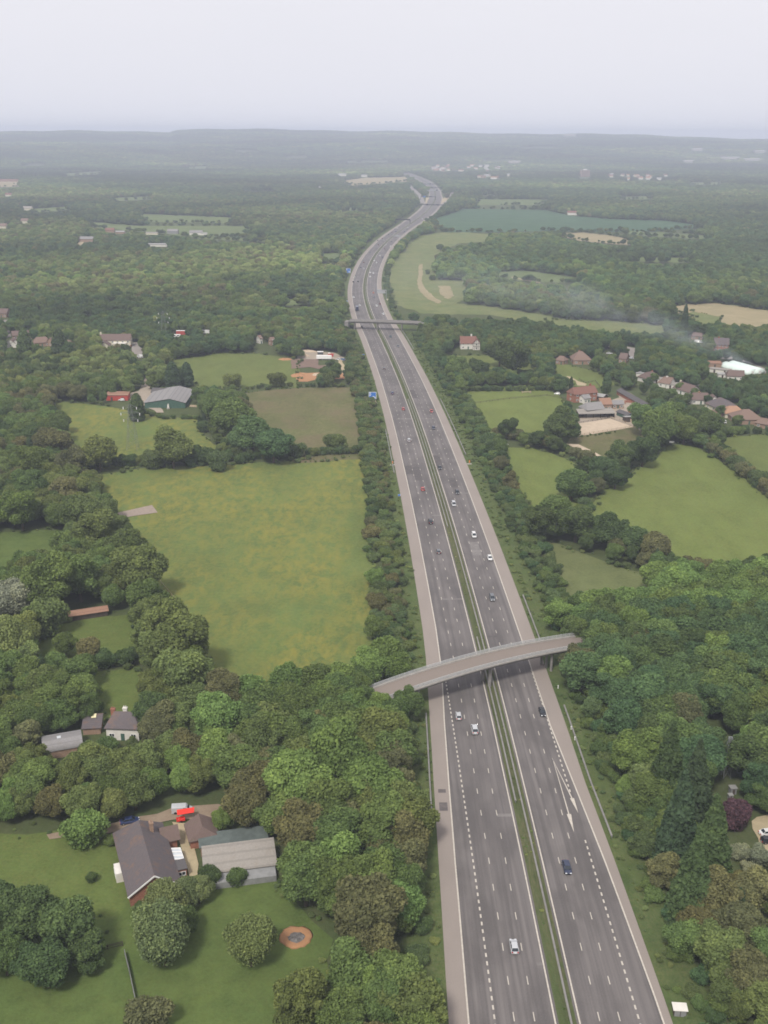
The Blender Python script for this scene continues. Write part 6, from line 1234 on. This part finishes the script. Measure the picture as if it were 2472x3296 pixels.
hedge([(1010,860),(1050,935)], (3, 4), 5, ['hedge', 'mid']); hedge([(1245,945),(1330,935)], (.8, 1.2), 2, ['hedge', 'mid']); hedge([(1475,722),(1560,738),(1659,762)], (1.5, 2.5), 3, ['mid', 'hedge'])
x, y, h, w, tints, keep, u5, v5, rp = fill(900, 3000, 9.6, (9, 14), 1.05, (.02, .55, .92), False); far_pts.append((x[keep], y[keep], h[keep], w[keep], tints[keep]))
x, y, h, w, tints, keep, u5, v5, rp = fill(3000, 6200, 17, (10, 15), 1.7, (.02, .55, .92), False); far_pts.append((x[keep], y[keep], h[keep], w[keep], tints[keep]))
x, y, h, w, tints, keep, u5, v5, rp = fill(6200, 10600, 36, (12, 18), 3.0, (.02, .55), False); far_pts.append((x[keep], y[keep], h[keep], w[keep], tints[keep]))
for nm, mt, z_, pts in FIELDS:
    far_ = pts[0][1] < 620
    if pts[0][1] < 345 or nm in ('grass_bank', 'paddock'): continue
    P = [o(a, b) for a, b in pts]; rr = random.Random(int(pts[0][0]*3 + pts[0][1])); d_ = P[0].length
    for a, b in zip(P, P[1:] + P[:1]):
        L_ = (b - a).length; sp = 2.6 if not far_ else max(5, d_/330); n = min(220, int(L_/sp)); nv = Vector((-(b - a).y, (b - a).x, 0)).normalized()
        for i in range(n):
            if rr.random() < .35: continue
            q = a.lerp(b, (i + rr.random())/n) + nv*rr.gauss(0, 1.1 if not far_ else d_/500); x_, t_, n_ = cpos(min(4700, max(60, q.y))); of = (q.x - x_)/math.hypot(1, t_[0]/t_[1])
            if q.y < 4720 and float(LP(q.y)) - 4 < of < float(RP(q.y)) + 4: continue
            u, v, z = px(q.x, q.y, .5)
            if any(u0 - 3 < u < u1 + 3 and v0 - 3 < v < v1 + 6 for (u0, u1, v0, v1, zm) in BBOX): continue
            hh = rr.choice((.5, .7, .9, 1.4, 2.2)) if not far_ else rr.uniform(3, 8)
            add_veg('bush' if not far_ else 'broadleaf', q.x, q.y, hh, hh*rr.uniform(1.1, 1.7), rr.choice(('hedge', 'mid', 'olive', 'pale', 'hedge') if not far_ else ('dark', 'mid', 'blue', 'olive'))); VEG[-1]['rest'] = True
for k_ in range(1500):
    y_ = random.uniform(130, 880); sd = random.random(); of = -LP(y_)
    e_ = float(LP(y_)) - random.uniform(.6, 6.5) if sd < .42 else float(RP(y_)) + random.uniform(.8, 7) if sd < .86 else random.uniform(-1.3, 1.3); p = rpt(y_, e_); hh = random.uniform(.25, .9) if sd < .86 else random.uniform(.15, .45)
    if A1.y - 8 < y_ < B1.y + 2 and abs((p - A1).dot(nb_)) < 9: continue
    add_veg('bush', p.x, p.y, hh, hh*random.uniform(1.4, 2.4), random.choice(['hedge', 'olive', 'mid', 'pale'])); VEG[-1]['rest'] = True
# ---- which ones become things of their own: those that show largest
for q in VEG:
    u, v, z = px(q['x'], q['y'], q['h']*.5); r = q['w']*.5*F/z; q['u'], q['v'], q['z'], q['r'] = u, v, z, r
    q['vis'] = (-.35*r < u < 2472 + .35*r) and (-.35*r < v < 3296 + .30*r)
def hidden_share(q, others):
    return sum(1 for p in others if p is not q and p['z'] < q['z'] and abs(p['u'] - q['u']) < p['r']*.55 and 0 < p['v'] - q['v'] < p['r']*.55 and p['r'] > q['r']*.8)
big = [q for q in VEG if q['vis'] and q['kind'] != 'bush' and 'rest' not in q]; bb = [q for q in VEG if q['vis'] and q['kind'] == 'bush' and 'rest' not in q]
for q in big: q['hid'] = hidden_share(q, big)
for q in bb: q['hid'] = hidden_share(q, big)
big = [q for q in big if q['hid'] < 2 or q['man']]; bb = [q for q in bb if q['hid'] < 1 or q['man']]
key = lambda q: (not q['man'], -q['r']); big.sort(key=key); bb.sort(key=key)
IND = big[:300] + bb[:280]; ids = set(id(q) for q in IND); REST = [q for q in VEG if id(q) not in ids]
LAND = [('left end of the curved bridge', 1180, 2225), ('right end of the curved bridge', 1880, 2060), ('white cottage', 380, 2330), ('rounded grey barn roof', 200, 2390), ('slate roofed farmhouse', 465, 2760), ('long beige shed', 740, 2790), ('round bonfire site', 952, 3014), ('silver van by the red awning', 586, 2600), ('rusty red long shed', 285, 1960), ('pale concrete pad', 440, 1648), ('yellow meadow pylon', 428, 1400), ('wide grey barn', 560, 1265), ('big cream house', 370, 1090), ('white work yard trailer', 1043, 1150), ('large blue direction sign', 1199, 1275), ('left end of the flat bridge', 1140, 1035), ('right end of the flat bridge', 1345, 1040), ('half timbered house', 1510, 1090), ('sand arena', 1930, 1375), ('big grey barn by the arena', 1910, 1300), ('slim lattice mast', 2336, 2440), ('pale roadside cabinet', 2186, 3250), ('two pale garden sheds', 2355, 2560), ('gravel drive with parked cars', 2460, 2690), ('white painted arrows', 1845, 2640), ('left orange phone post', 1263, 1490), ('right orange phone post', 1511, 1490), ('bottom left corner of the photo', 0, 3296), ('bottom right corner of the photo', 2472, 3296), ('near right corner of the yellow meadow', 1190, 2090), ('near left corner of the yellow meadow', 730, 2170), ('far left corner of the yellow meadow', 300, 1540), ('far right corner of the yellow meadow', 1155, 1475), ('triangular mown field', 1930, 1880), ('near corner of the big right pasture', 2290, 1800), ('top corner of the big right pasture', 2200, 1425), ('hamlet of bungalows', 2340, 1290), ('round purple shrub', 2366, 2630), ('garden fence on the bottom lawn', 418, 3140), ('right edge of the photo above the mast', 2472, 2050), ('left edge of the photo beside the red shed', 0, 1950), ('nearest silver hatchback', 1654, 3046), ('dark blue saloon', 1824, 2790), ('small lawn behind the white cottage', 390, 2230), ('left edge of the photo level with the cottage', 0, 2350), ('bare right verge below the curved bridge', 1840, 2350), ('rough brown field', 990, 1370), ('bright pasture with the horse jump', 1690, 1290), ('small lawn at the left edge', 60, 1760), ('tiny blue marker sign', 1284, 1597)]
KW = dict(broadleaf='tree', willow='drooping tree', conifer='conifer', cypress='columnar evergreen', bush='bush')
NM = dict(broadleaf='broadleaf_tree', willow='willow_tree', conifer='conifer_tree', cypress='cypress_tree', bush='bush')
GRP = dict(broadleaf='broadleaf trees of the woods and gardens', willow='pale drooping trees in the gardens', conifer='conifers in the woods', cypress='columnar evergreens in the gardens', bush='bushes along the verges and hedges')
buck = {}
for q in IND:
    d = [(math.hypot(q['u'] - a, q['v'] - b), nm) for nm, a, b in LAND]; dm, nm = min(d); q['land'] = nm; q['ld'] = dm; q['size'] = ''
    buck.setdefault((nm, q['kind'], q['tint']), []).append(q)
def nth(i): 
    return ordw[i] if i < 20 else None
for (nm, kd, tn), L_ in buck.items():
    L_.sort(key=lambda q: q['ld']); rs = sorted(q['r'] for q in L_)
    for i, q in enumerate(L_):
        what = f"{TWORD[tn]} {KW[kd]}"
        if len(L_) == 1: s = f"{what} by the {nm}"
        elif i == 0: s = f"{what}, nearest to the {nm}"
        else: s = f"{what}, {ordw[min(i, 19)]} from the {nm}"
        q['lab'] = s
FIRST = {}
def ob_new(name, me, parent=None):
    ob = bpy.data.objects.new(name, me); COL.objects.link(ob)
    if parent is not None: ob.parent = parent
    return ob
for q in IND:
    pr = CROWN[q['kind'], q['p']]; rgb = tuple(q['rgb']) + (1,); zb = float(hill(q['x'], q['y'])); sx = q['w']/WIDTH[q['kind']]
    if q['kind'] == 'bush':
        ob = ob_new('bush', pr); ob.color = rgb
    else:
        ob = bpy.data.objects.new(NM[q['kind']], None); COL.objects.link(ob)
        t = ob_new('trunk', TRUNK[q['p'] % 2] if q['kind'] in ('broadleaf', 'willow') else TRUNK_S, ob); c = ob_new('crown', pr, ob); c.color = rgb
    ob.location = (q['x'], q['y'], zb); ob.rotation_euler = (0, 0, q['rot']); ob.scale = (sx, sx, q['h']); tag(ob, q['lab'], 'bush' if q['kind'] == 'bush' else 'tree', GRP[q['kind']])
    FIRST.setdefault((q['kind'], q['p']), ob if q['kind'] == 'bush' else c)
# ---- the rest of the woodland: one object, crowns spread over its points by geometry nodes
def woodland(name, items):
    """items: list of (kind, proto, x, y, z, w, h, rot, rgb); instances reuse the crowns of trees that stand in the scene"""
    keys = [k for k in FIRST if any(True for _ in [0])]; kidx = {k: i for i, k in enumerate(keys)}
    n = len(items); me = bpy.data.meshes.new(name); me.vertices.add(n)
    me.vertices.foreach_set('co', np.array([(i[2], i[3], i[4]) for i in items], np.float32).ravel())
    a = me.attributes.new('size', 'FLOAT_VECTOR', 'POINT'); a.data.foreach_set('vector', np.array([(i[5]/WIDTH[i[0]], i[5]/WIDTH[i[0]], i[6]) for i in items], np.float32).ravel())
    a = me.attributes.new('turn', 'FLOAT_VECTOR', 'POINT'); a.data.foreach_set('vector', np.array([(0, 0, i[7]) for i in items], np.float32).ravel())
    a = me.attributes.new('which', 'INT', 'POINT'); a.data.foreach_set('value', np.array([kidx[(i[0], i[1])] for i in items], np.int32))
    a = me.attributes.new('tint', 'FLOAT_COLOR', 'POINT'); a.data.foreach_set('color', np.array([tuple(i[8]) + (1,) for i in items], np.float32).ravel())
    ob = ob_new(name, me); ng = bpy.data.node_groups.new(name, 'GeometryNodeTree'); ng.interface.new_socket('Geometry', in_out='INPUT', socket_type='NodeSocketGeometry'); ng.interface.new_socket('Geometry', in_out='OUTPUT', socket_type='NodeSocketGeometry')
    N, Lk = ng.nodes.new, ng.links.new; gi, go = N('NodeGroupInput'), N('NodeGroupOutput'); jn = N('GeometryNodeJoinGeometry')
    def na(nm, t): q = N('GeometryNodeInputNamedAttribute'); q.data_type = t; q.inputs['Name'].default_value = nm; return q.outputs[0]
    used = sorted(set(kidx[(i[0], i[1])] for i in items)); wh = na('which', 'INT'); sz = na('size', 'FLOAT_VECTOR'); tr = na('turn', 'FLOAT_VECTOR')
    for k in used:
        oi = N('GeometryNodeObjectInfo'); oi.inputs['Object'].default_value = FIRST[keys[k]]; oi.transform_space = 'ORIGINAL'; oi.inputs['As Instance'].default_value = True
        cp = N('FunctionNodeCompare'); cp.data_type = 'INT'; cp.operation = 'EQUAL'; Lk(wh, cp.inputs[2]); cp.inputs[3].default_value = k
        ip = N('GeometryNodeInstanceOnPoints'); Lk(gi.outputs[0], ip.inputs['Points']); Lk(cp.outputs[0], ip.inputs['Selection']); Lk(oi.outputs['Geometry'], ip.inputs['Instance']); Lk(tr, ip.inputs['Rotation']); Lk(sz, ip.inputs['Scale']); Lk(ip.outputs[0], jn.inputs[0])
    Lk(jn.outputs[0], go.inputs[0]); md = ob.modifiers.new('spread', 'NODES'); md.node_group = ng; tag(ob, kind='stuff'); return ob
wt = []; sc_ = []
for q in REST:
    k = (q['kind'], q['p'])
    if k not in FIRST: k = next(f for f in FIRST if f[0] == q['kind']) if any(f[0] == q['kind'] for f in FIRST) else ('broadleaf', 0)
    (sc_ if q['kind'] == 'bush' else wt).append((k[0], k[1], q['x'], q['y'], float(hill(q['x'], q['y'])), q['w'], q['h'], q['rot'], q['rgb']))
tag(woodland('woodland', wt), 'mixed green trees of the middle woods beyond the counted ones', 'woodland'); tag(woodland('undergrowth', sc_), 'low green scrub and hedge growth between the counted bushes', 'undergrowth')
ft = []; bk = [k for k in FIRST if k[0] == 'broadleaf']
for x, y, h, w, tn in far_pts:
    zz = hill(x, y); lf = 1 + .20*noise2(x, y, 310., 3.3) + .10*noise2(x, y, 90., .7)
    for i in range(len(x)):
        c = [q_*FT for q_ in TINT[tn[i]]]; j = random.uniform(.8, 1.2)*max(.55, lf[i]); ft.append(bk[random.randrange(len(bk))] + (x[i], y[i], zz[i] - (1.2 if h[i] > 0 else 0), w[i], h[i], random.uniform(0, 6.28), (c[0]*j, c[1]*j, c[2]*j)))
tag(woodland('distant_woodland', ft), 'hazy dark woods spreading from the flat bridge to the horizon', 'woodland')
print('VEG individuals', len(big[:300]), len(bb[:280]), 'rest', len(REST), 'far', len(ft))
# ================================================================== AIR
def haze():
    mb = MB(); mb.box(-14500, 14500, -3000, 14500, -2, 215); me_ = mb; m = bpy.data.materials.new('haze'); m.use_nodes = True; nt = m.node_tree; nt.nodes.clear(); MATS['haze'] = m
    v = nt.nodes.new('ShaderNodeVolumePrincipled'); v.inputs['Color'].default_value = (.77, .825, 1.0, 1); v.inputs['Density'].default_value = HAZE; v.inputs['Anisotropy'].default_value = 0.0
    o_ = nt.nodes.new('ShaderNodeOutputMaterial'); nt.links.new(v.outputs[0], o_.inputs['Volume']); ob = mb.build('haze', 'haze'); tag(ob, kind='stuff')
HAZE = 1.62e-4
haze()
def smoke():
    """thin plume in its own axes: x along the drift, radius growing and density falling away from the fire and toward the edge"""
    L, r0, r1, bend = 330.0, 2.5, 40.0, .0009
    m = bpy.data.materials.new('smoke'); m.use_nodes = True; nt = m.node_tree; nt.nodes.clear(); MATS['smoke'] = m; N, Lk = nt.nodes.new, nt.links.new
    def mth(op, a, b=None, c=None):
        q = N('ShaderNodeMath'); q.operation = op
        for k, v_ in enumerate((a, b, c)):
            if v_ is None: continue
            if isinstance(v_, (int, float)): q.inputs[k].default_value = v_
            else: Lk(v_, q.inputs[k])
        return q.outputs[0]
    tc = N('ShaderNodeTexCoord'); sp = N('ShaderNodeSeparateXYZ'); Lk(tc.outputs['Object'], sp.inputs[0]); X, Y, Z = sp.outputs
    t = mth('DIVIDE', X, L); zc = mth('MULTIPLY', mth('MULTIPLY', X, mth('SUBTRACT', L, X)), bend); dz = mth('SUBTRACT', Z, zc)
    R = mth('ADD', mth('MULTIPLY', mth('POWER', mth('MAXIMUM', t, 0.0), .8), r1 - r0), r0); q = mth('DIVIDE', mth('SQRT', mth('ADD', mth('MULTIPLY', Y, Y), mth('MULTIPLY', dz, dz))), R)
    f = mth('POWER', mth('MAXIMUM', mth('SUBTRACT', 1.0, q), 0.0), 1.3); n1 = pos_noise(nt, (.045, .06, .06), 4, .6, 1.2); r = N('ShaderNodeMapRange'); Lk(n1, r.inputs['Value']); r.inputs['From Min'].default_value = .36; r.inputs['From Max'].default_value = .70
    dn = mth('ADD', mth('MULTIPLY', mth('POWER', mth('SUBTRACT', 1.0, mth('MINIMUM', mth('MAXIMUM', t, 0.0), 1.0)), 2.5), .055), .0045)
    fade = mth('MINIMUM', mth('MULTIPLY', mth('SUBTRACT', 1.0, t), 3.0), 1.0)
    v = N('ShaderNodeVolumePrincipled'); v.inputs['Color'].default_value = (.86, .92, 1.0, 1); Lk(mth('MULTIPLY', mth('MULTIPLY', mth('MULTIPLY', f, r.outputs[0]), dn), fade), v.inputs['Density']); o_ = N('ShaderNodeOutputMaterial'); Lk(v.outputs[0], o_.inputs['Volume'])
    mb = MB(); rings = []
    for i in range(17):
        x = L*i/16; R_ = (r0 + (r1 - r0)*(i/16)**.8)*1.02; zz = bend*x*(L - x); rings.append([(x, R_*math.cos(2*PI*k/16), zz + R_*math.sin(2*PI*k/16)) for k in range(16)])
    mb.loft(rings); ob = mb.build('smoke', 'smoke'); a = g(2424, 1180, 3); b = Vector((a.x - 190, a.y + 80, 26)); d = b - a
    ob.location = a; ob.rotation_euler = d.to_track_quat('X', 'Z').to_euler(); tag(ob, 'thin bluish smoke drifting from a fire beside the polytunnels', 'smoke', None, 'stuff')
smoke()
# ================================================================== LIGHT
W_ = bpy.data.worlds.new('World'); SC.world = W_; W_.use_nodes = True; nt = W_.node_tree; nt.nodes.clear(); N, Lk = nt.nodes.new, nt.links.new
SUN_EL, SUN_AZ = 52, 200
sky = N('ShaderNodeTexSky'); sky.sky_type = 'NISHITA'; sky.sun_disc = False; sky.sun_elevation = math.radians(SUN_EL); sky.sun_rotation = math.radians(SUN_AZ); sky.air_density = 1.4; sky.dust_density = 6; sky.ozone_density = .6
bg = N('ShaderNodeBackground'); Lk(sky.outputs[0], bg.inputs['Color']); bg.inputs['Strength'].default_value = .06
# high overcast: a thin even cloud sheet with faint bands
tc = N('ShaderNodeTexCoord'); cn = pos_noise(nt, (1.2, 1.2, 5), 4, .55, .3, tc.outputs['Generated']); cc = ramp(nt, cn, [(.28, (.66, .65, .705)), (.72, (.79, .765, .795))])
sx_ = N('ShaderNodeSeparateXYZ'); Lk(tc.outputs['Generated'], sx_.inputs[0]); mr = N('ShaderNodeMapRange'); Lk(sx_.outputs['Z'], mr.inputs['Value']); mr.inputs['From Min'].default_value = 0; mr.inputs['From Max'].default_value = .32
cc = mixc(nt, mr.outputs[0], (.735, .738, .80), cc)
b2 = N('ShaderNodeBackground'); Lk(cc, b2.inputs['Color']); b2.inputs['Strength'].default_value = CLOUD if 'CLOUD' in globals() else 1.0
mxs = N('ShaderNodeMixShader'); mxs.inputs[0].default_value = .88; Lk(bg.outputs[0], mxs.inputs[1]); Lk(b2.outputs[0], mxs.inputs[2]); wo = N('ShaderNodeOutputWorld'); Lk(mxs.outputs[0], wo.inputs['Surface'])
sl = bpy.data.lights.new('sun', 'SUN'); sl.energy = 2.5; sl.angle = math.radians(10); sl.color = (1, .96, .90); so = bpy.data.objects.new('sun', sl); COL.objects.link(so)
el, az = math.radians(SUN_EL), math.radians(SUN_AZ); dv = Vector((math.sin(az)*math.cos(el), math.cos(az)*math.cos(el), math.sin(el))); so.rotation_euler = dv.to_track_quat('Z', 'Y').to_euler(); so.location = (0, 0, 300)
vs = SC.view_settings; SC.display_settings.display_device = 'sRGB'; vs.view_transform = 'Standard'; vs.look = 'None'; vs.gamma = 1; vs.exposure = 0.35; vs.use_curve_mapping = False
cy = SC.cycles; cy.max_bounces = 5; cy.diffuse_bounces = 3; cy.glossy_bounces = 2; cy.transmission_bounces = 2; cy.volume_bounces = 1; cy.transparent_max_bounces = 6; cy.caustics_reflective = False; cy.caustics_refractive = False; cy.sample_clamp_indirect = 4; cy.use_denoising = True; cy.volume_max_steps = 128; cy.pixel_filter_type = 'BLACKMAN_HARRIS'; cy.filter_width = 1.7
